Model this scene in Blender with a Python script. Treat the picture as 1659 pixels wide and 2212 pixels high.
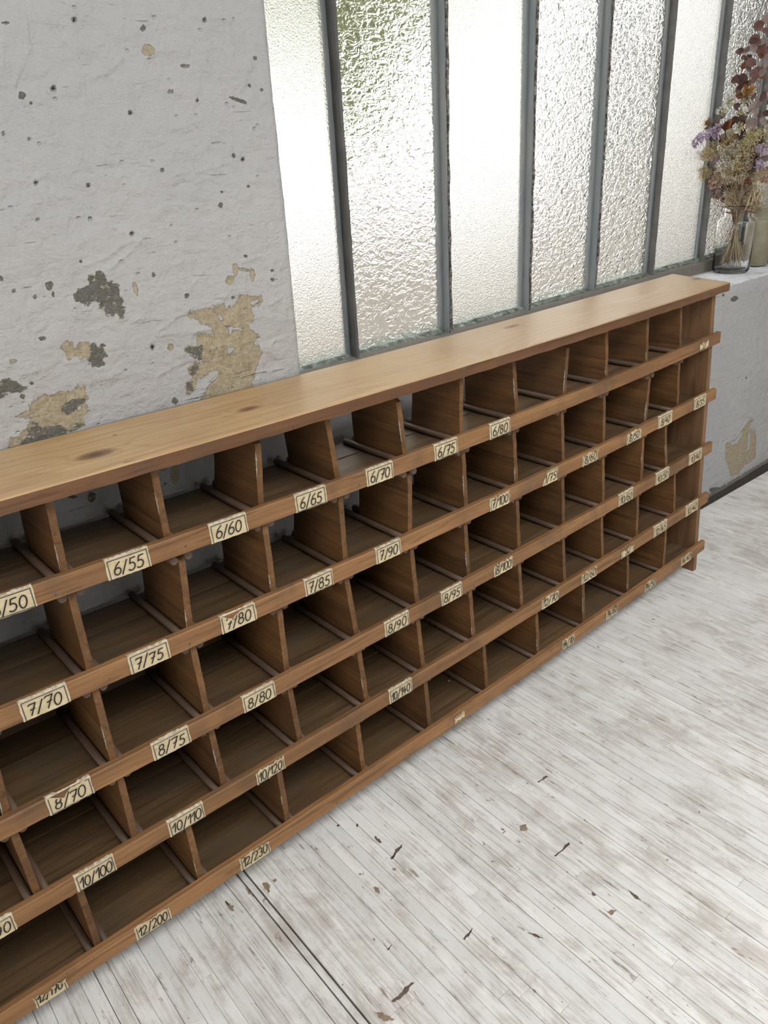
import bpy, bmesh, math, random
import numpy as np
from mathutils import Vector, Matrix

# ------------------------------------------------------------------ scene, camera, world
for o in list(bpy.data.objects):
    bpy.data.objects.remove(o)
scn = bpy.context.scene
COL = scn.collection
random.seed(7)
RNG = np.random.default_rng(7)

W_PX, H_PX, F_PX = 1659.0, 2212.0, 1668.6
CAM = np.array([0.0, 0.0, 1.40109])
ROT = np.array([[0.74789184, 0.31613628, -0.58370853],
                [-0.66169914, 0.28479253, -0.69357585],
                [-0.05302866, 0.90495915, 0.42218112]])      # columns: right, up, back

cam = bpy.data.objects.new('camera', bpy.data.cameras.new('camera'))
COL.objects.link(cam)
M = Matrix.Identity(4)
for r_ in range(3):
    for c_ in range(3):
        M[r_][c_] = float(ROT[r_][c_])
    M[r_][3] = float(CAM[r_])
cam.matrix_world = M
cam.data.sensor_fit = 'VERTICAL'
cam.data.sensor_height = 24.0
cam.data.lens = F_PX * 24.0 / H_PX
cam.data.clip_start = 0.02
cam.data.clip_end = 300
scn.camera = cam

world = bpy.data.worlds.new('world')
scn.world = world
world.use_nodes = True
bg = world.node_tree.nodes['Background']
bg.inputs['Color'].default_value = (1.0, 0.985, 0.955, 1)      # bright overcast sky
bg.inputs['Strength'].default_value = 3.4

scn.view_settings.view_transform = 'Standard'
scn.view_settings.look = 'None'
scn.view_settings.gamma = 1.0
scn.view_settings.use_curve_mapping = False
scn.view_settings.exposure = 0.0
scn.cycles.use_light_tree = False
scn.cycles.max_bounces = 7
scn.cycles.diffuse_bounces = 3
scn.cycles.glossy_bounces = 2
scn.cycles.transmission_bounces = 7

# daylight of the workshop's other windows, behind and to the left of the camera
def day_light(name, loc, target, sx, sy, radiance, col):
    L = bpy.data.lights.new(name, 'AREA'); L.shape = 'RECTANGLE'; L.size = sx; L.size_y = sy
    L.energy = radiance * math.pi * sx * sy; L.color = col
    o = bpy.data.objects.new(name, L); COL.objects.link(o); o.location = loc
    o.rotation_euler = (Vector(target) - Vector(loc)).to_track_quat('-Z', 'Z').to_euler()
    return o
day_light('daylight_left', (-2.72, -0.75, 1.75), (3, -0.75, 1.75), 2.6, 1.5, 1.75, (1.0, 0.985, 0.96))
day_light('daylight_front', (0.9, -5.52, 1.95), (0.9, 3, 1.95), 3.6, 1.3, 0.5, (0.97, 0.985, 1.0))
day_light('skylight', (1.4, -0.95, 2.93), (1.4, -0.95, 0), 3.8, 1.4, 4.9, (0.98, 0.99, 1.0))

# ------------------------------------------------------------------ pixel -> world helpers
def ray(px, py):
    v = np.array([(px - W_PX / 2) / F_PX, -(py - H_PX / 2) / F_PX, -1.0])
    return ROT @ v

def on_y(px, py, y):
    d = ray(px, py); return CAM + d * (y - CAM[1]) / d[1]

def on_z(px, py, z):
    d = ray(px, py); return CAM + d * (z - CAM[2]) / d[2]

# cabinet shape: slightly bowed and sagging, front leaning back a little
def xcl(x):
    return np.maximum(x, -0.1)

def bow(x):
    u = xcl(x) - 1.2
    return 0.01138 * u * u + 0.00103 * u

RAILC = [(0.01136, -0.00258, 0.78463), (0.00786, -0.00188, 0.60736), (0.00376, 0.00193, 0.42742),
         (0.00128, 0.00061, 0.25111), (-0.00238, 0.00171, 0.07427)]

def rail_z(k, x):
    return np.polyval(RAILC[k], xcl(x) - 1.2)

def top_z(x):
    u = xcl(x) - 1.2
    return 0.97523 + 0.00386 * u * u

def front_y(x, z):
    return 1.08193 + 0.05557 * z + bow(x)

def on_front(px, py, off=0.0):
    d = ray(px, py); t = 1.5
    for _ in range(30):
        P = CAM + d * t
        t = (front_y(P[0], P[2]) + off) / d[1] * 0.6 + t * 0.4
    return CAM + d * t

RAIL_H = 0.0348
RAIL_T = 0.013
Y_WALL = 1.3747
Z_SILL = 0.883
Y_GLASS = 1.66
BACK_Y = 1.3455

# ------------------------------------------------------------------ mesh helpers
def tag(o, label=None, cat=None, group=None, kind=None):
    if label: o['label'] = label
    if cat: o['category'] = cat
    if group: o['group'] = group
    if kind: o['kind'] = kind
    return o

def mesh_obj(name, verts, faces, mat=None, parent=None, smooth=False):
    me = bpy.data.meshes.new(name)
    me.from_pydata([tuple(map(float, v)) for v in verts], [], faces)
    me.update()
    if smooth:
        me.polygons.foreach_set('use_smooth', [True] * len(me.polygons))
    o = bpy.data.objects.new(name, me)
    if mat: me.materials.append(mat)
    COL.objects.link(o)
    if parent: o.parent = parent
    return o

def empty(name, loc=(0, 0, 0)):
    o = bpy.data.objects.new(name, None)
    o.empty_display_size = 0.1
    COL.objects.link(o)
    o.location = loc
    return o

def adopt(o, parent):
    """parent while keeping world-space mesh coordinates"""
    o.parent = parent
    o.matrix_parent_inverse = Matrix.Translation(parent.location).inverted()
    return o

def box_data(x0, x1, y0, y1, z0, z1):
    v = [(x0, y0, z0), (x1, y0, z0), (x1, y1, z0), (x0, y1, z0), (x0, y0, z1), (x1, y0, z1), (x1, y1, z1), (x0, y1, z1)]
    f = [(0, 3, 2, 1), (4, 5, 6, 7), (0, 1, 5, 4), (1, 2, 6, 5), (2, 3, 7, 6), (3, 0, 4, 7)]
    return v, f

def sweep(name, xs, section, mat, parent=None, smooth=False):
    """closed tube along x; section(x) -> list of (x, y, z)"""
    verts, faces = [], []
    n = None
    for x in xs:
        s = section(x); n = len(s); verts += s
    for i in range(len(xs) - 1):
        for j in range(n):
            a = i * n + j; b = i * n + (j + 1) % n
            faces.append((a, b, b + n, a + n))
    faces.append(tuple(reversed(range(n))))
    faces.append(tuple(range((len(xs) - 1) * n, len(xs) * n)))
    return mesh_obj(name, verts, faces, mat, parent, smooth)

def tube_data(pts, rad, seg=6):
    verts, faces = [], []
    pts = [Vector(p) for p in pts]
    n = len(pts)
    for i, p in enumerate(pts):
        d = (pts[min(i + 1, n - 1)] - pts[max(i - 1, 0)]).normalized()
        a = d.cross(Vector((0.31, 0.9, 0.2))).normalized(); b = d.cross(a)
        r = rad[i] if isinstance(rad, (list, tuple)) else rad
        for j in range(seg):
            t = 2 * math.pi * j / seg
            verts.append(p + a * (r * math.cos(t)) + b * (r * math.sin(t)))
    for i in range(n - 1):
        for j in range(seg):
            faces.append((i * seg + j, i * seg + (j + 1) % seg, (i + 1) * seg + (j + 1) % seg, (i + 1) * seg + j))
    faces.append(tuple(reversed(range(seg)))); faces.append(tuple(range((n - 1) * seg, n * seg)))
    return verts, faces

def join_data(parts):
    V, Fc = [], []
    for v, f in parts:
        o = len(V); V += list(v); Fc += [tuple(i + o for i in q) for q in f]
    return V, Fc

def lathe_data(profile, seg=40):
    """profile list of (r, z); open ends collapse when r == 0"""
    V, Fc = [], []
    for r, z in profile:
        for j in range(seg):
            t = 2 * math.pi * j / seg
            V.append((r * math.cos(t), r * math.sin(t), z))
    for i in range(len(profile) - 1):
        for j in range(seg):
            Fc.append((i * seg + j, i * seg + (j + 1) % seg, (i + 1) * seg + (j + 1) % seg, (i + 1) * seg + j))
    return V, Fc

def vnoise(x, y, seed=0):
    """smooth 2-d value noise, numpy, range 0..1"""
    xi = np.floor(x).astype(np.int64); yi = np.floor(y).astype(np.int64)
    xf = x - xi; yf = y - yi
    def h(a, b):
        n = (a * 374761393 + b * 668265263 + seed * 1442695041) & 0xffffffff
        n = ((n ^ (n >> 13)) * 1274126177) & 0xffffffff
        return ((n ^ (n >> 16)) & 0xffff) / 65535.0
    u = xf * xf * (3 - 2 * xf); v = yf * yf * (3 - 2 * yf)
    return (h(xi, yi) * (1 - u) + h(xi + 1, yi) * u) * (1 - v) + (h(xi, yi + 1) * (1 - u) + h(xi + 1, yi + 1) * u) * v

def fbm(x, y, seed=0, oct=4):
    s = 0; a = 0.5; t = 0
    for i in range(oct):
        s = s + a * vnoise(x * 2 ** i, y * 2 ** i, seed + i); t += a; a *= 0.5
    return s / t

# ------------------------------------------------------------------ material helpers
class NT:
    def __init__(self, name, rough=0.7, spec=0.3):
        self.m = bpy.data.materials.new(name); self.m.use_nodes = True
        self.nt = self.m.node_tree; self.b = self.nt.nodes['Principled BSDF']
        self.b.inputs['Roughness'].default_value = rough
        self.b.inputs['Specular IOR Level'].default_value = spec
    def n(self, typ, **kw):
        nd = self.nt.nodes.new(typ)
        for k, v in kw.items(): setattr(nd, k, v)
        return nd
    def l(self, a, b): self.nt.links.new(a, b)
    def coord(self, kind='Object'):
        return self.n('ShaderNodeTexCoord').outputs[kind]
    def geo(self): return self.n('ShaderNodeNewGeometry').outputs['Position']
    def mapping(self, vec, scale=(1, 1, 1), loc=(0, 0, 0), rot=(0, 0, 0)):
        m = self.n('ShaderNodeMapping'); self.l(vec, m.inputs['Vector'])
        m.inputs['Scale'].default_value = scale; m.inputs['Location'].default_value = loc; m.inputs['Rotation'].default_value = rot
        return m.outputs[0]
    def noise(self, vec, scale=5, detail=4, rough=0.55, dist=0.0, out='Fac'):
        n = self.n('ShaderNodeTexNoise'); self.l(vec, n.inputs['Vector'])
        n.inputs['Scale'].default_value = scale; n.inputs['Detail'].default_value = detail
        n.inputs['Roughness'].default_value = rough; n.inputs['Distortion'].default_value = dist
        return n.outputs[out]
    def voro(self, vec, scale=5, feature='F1', out='Distance'):
        n = self.n('ShaderNodeTexVoronoi', feature=feature); self.l(vec, n.inputs['Vector']); n.inputs['Scale'].default_value = scale
        return n.outputs[out]
    def ramp(self, fac, stops):
        r = self.n('ShaderNodeValToRGB'); self.l(fac, r.inputs[0])
        e = r.color_ramp.elements
        while len(e) < len(stops): e.new(0.5)
        for el, (p, c) in zip(e, stops):
            el.position = p
            el.color = (c, c, c, 1) if isinstance(c, (int, float)) else (*c, 1)
        return r.outputs[0]
    def math(self, op, a, b=None, clamp=False):
        n = self.n('ShaderNodeMath', operation=op, use_clamp=clamp)
        for i, v in enumerate((a, b)):
            if v is None: continue
            if isinstance(v, (int, float)): n.inputs[i].default_value = v
            else: self.l(v, n.inputs[i])
        return n.outputs[0]
    def step(self, v, lo, hi):
        n = self.n('ShaderNodeMapRange', interpolation_type='SMOOTHSTEP'); self.l(v, n.inputs[0])
        n.inputs[1].default_value = lo; n.inputs[2].default_value = hi
        return n.outputs[0]
    def mix(self, fac, a, b, blend='MIX'):
        n = self.n('ShaderNodeMix', data_type='RGBA', blend_type=blend)
        for sock, v in ((n.inputs['Factor'], fac), (n.inputs['A'], a), (n.inputs['B'], b)):
            if isinstance(v, (int, float)): sock.default_value = v
            elif isinstance(v, tuple): sock.default_value = (*v, 1)
            else: self.l(v, sock)
        return n.outputs['Result']
    def attr(self, name, out='Fac'):
        n = self.n('ShaderNodeAttribute', attribute_name=name); return n.outputs[out]
    def rand(self): return self.n('ShaderNodeObjectInfo').outputs['Random']
    def bump(self, h, strength=0.3, dist=0.01, normal=None):
        n = self.n('ShaderNodeBump'); self.l(h, n.inputs['Height'])
        n.inputs['Strength'].default_value = strength; n.inputs['Distance'].default_value = dist
        if normal is not None: self.l(normal, n.inputs['Normal'])
        self.l(n.outputs[0], self.b.inputs['Normal']); return n.outputs[0]
    def base(self, c):
        if isinstance(c, tuple): self.b.inputs['Base Color'].default_value = (*c, 1)
        else: self.l(c, self.b.inputs['Base Color'])
    def rough(self, v):
        if isinstance(v, (int, float)): self.b.inputs['Roughness'].default_value = v
        else: self.l(v, self.b.inputs['Roughness'])

MAT = {}

def wood_mat(name, dark, light, axis, grime=(0.05, 0.04, 0.03), grime_amt=0.5, rough=0.6, streak=45.0, spec=0.3, var=0.25):
    t = NT(name, rough, spec)
    co = t.coord('Object')
    # every piece gets its own stretch of the grain
    add = t.n('ShaderNodeVectorMath', operation='ADD'); t.l(co, add.inputs[0])
    rv = t.n('ShaderNodeCombineXYZ'); rr = t.rand()
    for i, k in enumerate((7.3, 11.1, 5.7)): t.l(t.math('MULTIPLY', rr, k), rv.inputs[i])
    t.l(rv.outputs[0], add.inputs[1]); v = add.outputs[0]
    sc = [streak] * 3; sc['xyz'.index(axis)] = streak * 0.045
    g = t.noise(t.mapping(v, tuple(sc)), 1.0, 5, 0.6, 0.6)
    sc2 = [x * 5 for x in sc]
    fine = t.noise(t.mapping(v, tuple(sc2)), 1.0, 3, 0.6)
    big = t.noise(v, 9.0, 3, 0.6)
    f = t.math('ADD', t.math('MULTIPLY', g, 0.7), t.math('MULTIPLY', fine, 0.3))
    col = t.ramp(f, [(0.30, dark), (0.52, tuple((a + b) / 2 for a, b in zip(dark, light))), (0.70, light)])
    # growth-line streaks
    sc3 = list(sc); sc3 = [x * 1.7 for x in sc3]
    lines = t.step(t.noise(t.mapping(v, tuple(sc3), (3, 1, 2)), 1.0, 2, 0.5, 1.2), 0.60, 0.68)
    col = t.mix(t.math('MULTIPLY', lines, 0.45), col, tuple(c * 0.55 for c in dark))
    gr = t.math('MULTIPLY', t.step(big, 0.46, 0.72), grime_amt)
    col = t.mix(gr, col, grime)
    br = t.math('ADD', t.math('MULTIPLY', rr, var), 1.0 - var / 2)
    hs = t.n('ShaderNodeHueSaturation'); t.l(col, hs.inputs['Color']); t.l(br, hs.inputs['Value'])
    specks = t.step(t.noise(v, 160, 2, 0.5), 0.70, 0.75)
    col = t.mix(t.math('MULTIPLY', specks, 0.5), hs.outputs[0], (0.02, 0.014, 0.01))
    t.base(col)
    t.bump(f, 0.25, 0.002)
    MAT[name] = t.m
    return t

wood_mat('wood_rail', (0.130, 0.062, 0.027), (0.325, 0.168, 0.068), 'x', (0.085, 0.055, 0.032), 0.5, 0.55, var=0.2)
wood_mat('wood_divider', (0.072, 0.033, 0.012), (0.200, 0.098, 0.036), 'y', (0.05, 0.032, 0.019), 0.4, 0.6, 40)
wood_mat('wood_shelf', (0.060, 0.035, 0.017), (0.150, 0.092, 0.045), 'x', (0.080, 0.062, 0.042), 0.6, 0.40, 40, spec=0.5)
wood_mat('wood_panel', (0.11, 0.056, 0.028), (0.25, 0.14, 0.07), 'z', (0.09, 0.06, 0.04), 0.3, 0.55)
wood_mat('wood_dowel', (0.075, 0.045, 0.029), (0.15, 0.097, 0.067), 'y', (0.09, 0.07, 0.055), 0.4, 0.5, 60, spec=0.3)

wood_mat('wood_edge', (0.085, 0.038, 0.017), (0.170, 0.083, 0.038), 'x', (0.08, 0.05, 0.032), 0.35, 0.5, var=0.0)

def top_board_mat():
    t = NT('wood_top', 0.42, 0.42)
    v = t.coord('Object')
    g = t.attr('grain')
    dn = t.noise(t.mapping(v, (3, 60, 20)), 1.0, 3, 0.5)
    ph = t.math('ADD', g, t.math('MULTIPLY', dn, 0.5))
    w = t.math('SINE', t.math('MULTIPLY', ph, 6.2831))
    w = t.math('ADD', t.math('MULTIPLY', w, 0.5), 0.5)
    w = t.math('POWER', w, 5.0)
    streak = t.noise(t.mapping(v, (4, 90, 90)), 1.0, 4, 0.6)
    col = t.ramp(streak, [(0.28, (0.40, 0.248, 0.118)), (0.7, (0.55, 0.38, 0.20))])
    right = t.step(t.n('ShaderNodeSeparateXYZ').outputs[0], 0.75, 1.6)
    t.l(v, right.node.inputs[0].links[0].from_node.inputs[0])
    col = t.mix(t.math('MULTIPLY', w, t.math('SUBTRACT', 0.30, t.math('MULTIPLY', right, 0.2))), col, (0.27, 0.15, 0.068))
    col = t.mix(t.math('MULTIPLY', t.math('MULTIPLY', w, right), 0.5), col, (0.60, 0.50, 0.37))  # pale window sheen painted onto the right-hand grain lines
    col = t.mix(t.math('MULTIPLY', right, 0.42), col, (0.26, 0.19, 0.135))  # right end painted darker and greyer for the window glare
    kn = t.attr('knot')
    col = t.mix(t.step(kn, 0.25, 0.75), col, (0.20, 0.105, 0.055))
    col = t.mix(t.step(kn, 0.8, 0.95), col, (0.10, 0.055, 0.035))
    blot = t.noise(v, 6, 3, 0.5)
    col = t.mix(t.math('MULTIPLY', t.step(blot, 0.45, 0.75), 0.35), col, (0.30, 0.16, 0.07))
    sp = t.step(t.noise(v, 130, 2, 0.5), 0.73, 0.76)
    col = t.mix(t.math('MULTIPLY', sp, 0.7), col, (0.06, 0.03, 0.015))
    cr = t.attr('crack')
    col = t.mix(t.step(cr, 0.5, 0.8), col, (0.05, 0.02, 0.012))
    t.base(col)
    t.rough(t.math('ADD', t.math('MULTIPLY', streak, 0.2), 0.29))
    t.bump(t.math('SUBTRACT', streak, t.math('MULTIPLY', w, 0.3)), 0.12, 0.002)
    MAT['wood_top'] = t.m
top_board_mat()

def plaster_mat():
    t = NT('plaster', 0.75, 0.25)
    v = t.coord('Object')
    kh2 = t.attr('kh2'); dk2 = t.attr('dk2'); kh = t.attr('kh'); dk = t.attr('dk'); pit = t.attr('pit'); lt = t.attr('lt')
    kh, dk, lt, kh2, dk2 = (t.math('SUBTRACT', q, 0.0) for q in (kh, dk, lt, kh2, dk2))
    n1 = t.noise(v, 90, 5, 0.65); n2 = t.noise(v, 260, 3, 0.6); nb = t.noise(v, 2.2, 3, 0.5)
    ed = t.math('MULTIPLY', t.math('SUBTRACT', t.noise(v, 75, 8, 0.75), 0.5), 0.040)
    khm = t.step(t.math('ADD', kh, ed), -0.0002, 0.0006)
    dkm = t.step(t.math('ADD', dk, t.math('MULTIPLY', t.math('SUBTRACT', t.noise(t.mapping(v, (0.85, 1, 1.5)), 95, 7, 0.75), 0.5), 0.034)), -0.0002, 0.0008)
    ltm = t.step(t.math('ADD', lt, t.math('MULTIPLY', ed, 0.35)), -0.0002, 0.0008)
    ed2 = t.math('MULTIPLY', t.math('SUBTRACT', t.noise(v, 240, 4, 0.65), 0.5), 0.007)
    khm = t.math('MAXIMUM', khm, t.step(t.math('ADD', kh2, ed2), -0.0008, 0.0002))
    dkm = t.math('MAXIMUM', dkm, t.step(t.math('ADD', dk2, ed2), -0.0008, 0.0002))
    white = t.mix(t.step(nb, 0.35, 0.7), (0.378, 0.374, 0.366), (0.350, 0.348, 0.346))
    # faint yellowed and pink smears
    white = t.mix(t.math('MULTIPLY', t.step(t.noise(t.mapping(v, (1, 1, 0.5), (4, 0, 1)), 5, 4, 0.6), 0.55, 0.78), 0.35), white, (0.42, 0.388, 0.36))
    white = t.mix(t.math('MULTIPLY', t.step(t.noise(v, 45, 4, 0.7), 0.60, 0.8), 0.25), white, (0.33, 0.315, 0.295))
    cl = t.math('MULTIPLY', t.attr('daylit'), t.step(t.noise(v, 25, 4, 0.6), 0.25, 0.5))
    white = t.mix(cl, white, (0.63, 0.645, 0.67))  # window light on the sill painted in as a paler, bluer tint
    kc = t.mix(t.step(n1, 0.3, 0.7), (0.27, 0.225, 0.15), (0.37, 0.32, 0.225))
    kc = t.mix(t.math('MULTIPLY', t.step(n2, 0.52, 0.66), 0.5), kc, (0.17, 0.145, 0.105))
    dc = t.mix(t.step(n2, 0.4, 0.7), (0.095, 0.092, 0.079), (0.14, 0.134, 0.115))
    dc = t.mix(t.math('MULTIPLY', t.step(t.noise(t.mapping(v, (1, 1, 1.6)), 110, 4, 0.65), 0.60, 0.64), 0.9), dc, (0.33, 0.29, 0.21))
    under = t.mix(dkm, kc, dc)
    allm = t.math('MULTIPLY', t.math('MAXIMUM', khm, dkm), t.math('SUBTRACT', 1.0, ltm))
    col = t.mix(allm, white, under)
    col = t.mix(t.step(pit, 0.3, 0.8), col, (0.045, 0.035, 0.03))
    base = t.attr('grime')
    gm = t.step(t.math('ADD', base, t.math('MULTIPLY', t.math('SUBTRACT', n1, 0.5), 0.9)), 0.45, 0.62)
    col = t.mix(gm, col, (0.17, 0.155, 0.135))
    t.base(col)
    # relief: trowel strokes, brush marks, nicks
    st = t.noise(t.mapping(v, (10, 10, 34), rot=(0, 0.35, 0)), 1.0, 4, 0.6, 0.4)
    lump = t.noise(v, 28, 5, 0.62, 0.3)
    bru = t.noise(t.mapping(v, (140, 140, 22)), 1.0, 3, 0.6)
    nick = t.math('MULTIPLY', t.step(t.voro(t.mapping(v, (1, 1, 1.5)), 24), 0.13, 0.03), -0.8)
    scr = t.math('MULTIPLY', t.step(t.noise(t.mapping(v, (9, 9, 120), (1, 0, 3), (0, 0.6, 0)), 1.0, 2, 0.5, 0.3), 0.70, 0.76), -0.9)
    h = t.math('ADD', t.math('MULTIPLY', lump, 0.9), t.math('MULTIPLY', st, 0.5))
    h = t.math('ADD', h, t.math('MULTIPLY', bru, 0.14))
    h = t.math('ADD', h, t.math('MULTIPLY', nick, 0.35)); h = t.math('ADD', h, t.math('MULTIPLY', scr, 0.3))
    h = t.math('SUBTRACT', h, t.math('MULTIPLY', allm, 0.35)); h = t.math('SUBTRACT', h, t.math('MULTIPLY', pit, 1.5))
    t.bump(h, 0.9, 0.011)
    MAT['plaster'] = t.m
plaster_mat()

def floor_mat():
    t = NT('painted_plank', 0.5, 0.4)
    v = t.mapping(t.geo(), rot=(0, 0, math.radians(1.5)))
    rr = t.rand()
    off = t.n('ShaderNodeCombineXYZ'); t.l(t.math('MULTIPLY', rr, 13.0), off.inputs[1]); t.l(t.math('MULTIPLY', rr, 4.0), off.inputs[2])
    add = t.n('ShaderNodeVectorMath', operation='ADD'); t.l(v, add.inputs[0]); t.l(off.outputs[0], add.inputs[1]); pv = add.outputs[0]
    big = t.noise(v, 3.2, 4, 0.6)
    strk = t.noise(t.mapping(pv, (190, 7, 1)), 1.0, 5, 0.65, 0.3)
    med = t.noise(t.mapping(pv, (45, 9, 1)), 1.0, 4, 0.6, 0.5)
    cloud = t.noise(t.mapping(v, (22, 12, 1), rot=(0, 0, 0.4)), 1.0, 5, 0.7, 0.6)
    tone = t.math('ADD', t.math('MULTIPLY', rr, 0.16), 0.92)
    paint = t.mix(t.step(med, 0.3, 0.7), (0.72, 0.715, 0.70), (0.66, 0.645, 0.62))
    wear = t.math('ADD', t.math('MULTIPLY', strk, 0.45), t.math('ADD', t.math('MULTIPLY', big, 0.35), t.math('MULTIPLY', cloud, 0.45)))
    wear = t.math('ADD', wear, t.math('MULTIPLY', t.math('SUBTRACT', rr, 0.5), 0.05))
    col = t.mix(t.math('MULTIPLY', t.step(wear, 0.56, 0.76), 0.8), paint, (0.39, 0.35, 0.31))
    worn = t.step(t.math('ADD', t.math('MULTIPLY', strk, 0.35), t.math('MULTIPLY', t.noise(t.mapping(pv, (60, 14, 1), (5, 2, 0)), 1.0, 5, 0.72, 0.4), 0.75)), 0.645, 0.70)
    col = t.mix(t.math('MULTIPLY', worn, 0.75), col, (0.23, 0.165, 0.125))
    chip = t.step(t.noise(t.mapping(v, (1, 0.6, 1)), 52, 4, 0.6), 0.685, 0.71)
    col = t.mix(t.math('MULTIPLY', chip, 0.85), col, (0.17, 0.12, 0.095))
    spk = t.step(t.noise(v, 210, 2, 0.5), 0.735, 0.76)
    col = t.mix(t.math('MULTIPLY', spk, 0.75), col, (0.09, 0.07, 0.06))
    scr = t.step(t.noise(t.mapping(v, (260, 9, 1), rot=(0, 0, -0.7)), 1.0, 2, 0.5), 0.70, 0.76)
    col = t.mix(t.math('MULTIPLY', scr, 0.35), col, (0.30, 0.27, 0.25))
    hs = t.n('ShaderNodeHueSaturation'); t.l(col, hs.inputs['Color']); t.l(tone, hs.inputs['Value'])
    t.base(hs.outputs[0])
    t.rough(t.math('ADD', t.math('MULTIPLY', wear, 0.3), 0.33))
    h = t.math('SUBTRACT', t.math('MULTIPLY', strk, 0.5), t.math('MULTIPLY', worn, 0.5))
    t.bump(h, 0.35, 0.002)
    MAT['painted_plank'] = t.m
floor_mat()

def simple(name, col, rough=0.6, spec=0.3, noise=0.0, scale=30, col2=None, bump=0.0, metal=0.0):
    t = NT(name, rough, spec)
    if noise > 0 or col2:
        v = t.coord('Object'); f = t.noise(v, scale, 4, 0.6)
        t.base(t.mix(t.step(f, 0.35, 0.68), col, col2 or tuple(c * (1 - noise) for c in col)))
        if bump: t.bump(f, bump, 0.003)
    else: t.base(col)
    t.b.inputs['Metallic'].default_value = metal
    MAT[name] = t.m
    return t

simple('limewash', (0.41, 0.405, 0.40), 0.8, 0.2, 0.08, 6)
simple('subfloor', (0.05, 0.04, 0.035), 0.9)
simple('ink', (0.012, 0.01, 0.012), 0.6)
simple('ink_blue', (0.03, 0.032, 0.06), 0.6)
simple('nail', (0.07, 0.06, 0.06), 0.45, 0.5)
simple('gouge', (0.10, 0.075, 0.065), 0.8, 0.2, 0.4, 90, (0.17, 0.12, 0.09))
simple('bare_wood', (0.30, 0.225, 0.155), 0.7, 0.2, 0.4, 60, (0.21, 0.15, 0.105))
simple('old_paint', (0.33, 0.31, 0.26), 0.7, 0.2, 0.5, 200, (0.16, 0.13, 0.10))

def paper_mat():
    t = NT('paper', 0.75, 0.15)
    v = t.coord('Object')
    n = t.noise(v, 70, 5, 0.65); s = t.noise(t.mapping(v, (60, 60, 220)), 1.0, 4, 0.65)
    col = t.mix(t.step(n, 0.3, 0.72), (0.55, 0.455, 0.29), (0.45, 0.36, 0.215))
    col = t.mix(t.math('MULTIPLY', t.step(s, 0.52, 0.72), 0.7), col, (0.64, 0.57, 0.43))
    col = t.mix(t.step(t.noise(v, 170, 3, 0.6), 0.66, 0.74), col, (0.20, 0.145, 0.085))
    t.base(col); t.bump(n, 0.3, 0.001); MAT['paper'] = t.m
    t = NT('paper_edge', 0.75, 0.15)
    v = t.coord('Object'); n = t.noise(v, 140, 4, 0.6)
    t.base(t.mix(t.step(n, 0.4, 0.6), (0.56, 0.51, 0.40), (0.34, 0.28, 0.19))); MAT['paper_edge'] = t.m
paper_mat()

def frame_mat():
    t = NT('window_paint', 0.5, 0.4)
    v = t.geo()
    n = t.noise(t.mapping(v, (60, 60, 9)), 1.0, 4, 0.6); n2 = t.noise(v, 14, 3, 0.6)
    col = t.mix(t.step(n2, 0.35, 0.7), (0.085, 0.082, 0.077), (0.125, 0.122, 0.116))
    col = t.mix(t.math('MULTIPLY', t.step(n, 0.62, 0.7), 0.5), col, (0.06, 0.056, 0.05))
    t.base(col); t.bump(n, 0.5, 0.003); MAT['window_paint'] = t.m
    t = NT('putty', 0.7, 0.25)
    v = t.geo(); n = t.noise(v, 90, 5, 0.7, 0.6)
    col = t.ramp(n, [(0.36, (0.04, 0.032, 0.03)), (0.5, (0.13, 0.11, 0.10)), (0.6, (0.36, 0.35, 0.32))])
    t.base(col); t.bump(n, 0.8, 0.005); MAT['putty'] = t.m
    t = NT('window_blue', 0.45, 0.4)
    v = t.geo(); n = t.noise(t.mapping(v, (40, 40, 6)), 1.0, 4, 0.6)
    t.base(t.mix(t.step(n, 0.4, 0.65), (0.17, 0.195, 0.205), (0.22, 0.23, 0.225))); MAT['window_blue'] = t.m
    t = NT('verdigris', 0.6, 0.3)
    v = t.geo(); n = t.noise(v, 40, 5, 0.65, 0.4)
    t.base(t.ramp(n, [(0.34, (0.05, 0.055, 0.045)), (0.52, (0.15, 0.18, 0.155)), (0.68, (0.33, 0.36, 0.33))])); t.bump(n, 0.6, 0.005); MAT['verdigris'] = t.m
frame_mat()

def glass_mat(name, coarse, rough):
    t = NT(name, rough, 0.5)
    t.b.inputs['Transmission Weight'].default_value = 1.0
    t.b.inputs['IOR'].default_value = 1.3
    t.base((1.0, 1.0, 0.985))
    v = t.geo()
    if coarse:
        a = t.noise(t.mapping(v, (1, 1, 1.9)), 40, 2.5, 0.45, 0.5)
        t.bump(a, 1.0, 0.007)
    else:
        a = t.noise(v, 260, 3, 0.6)
        t.bump(a, 0.8, 0.0022)
    MAT[name] = t.m
glass_mat('glass_hammered', True, 0.15)
glass_mat('glass_fine', False, 0.22)

def clear_glass():
    t = NT('clear_glass', 0.02, 0.5)
    t.b.inputs['Transmission Weight'].default_value = 1.0
    t.b.inputs['IOR'].default_value = 1.22
    t.base((1.0, 1.0, 1.0)); MAT['clear_glass'] = t.m
clear_glass()

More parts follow.
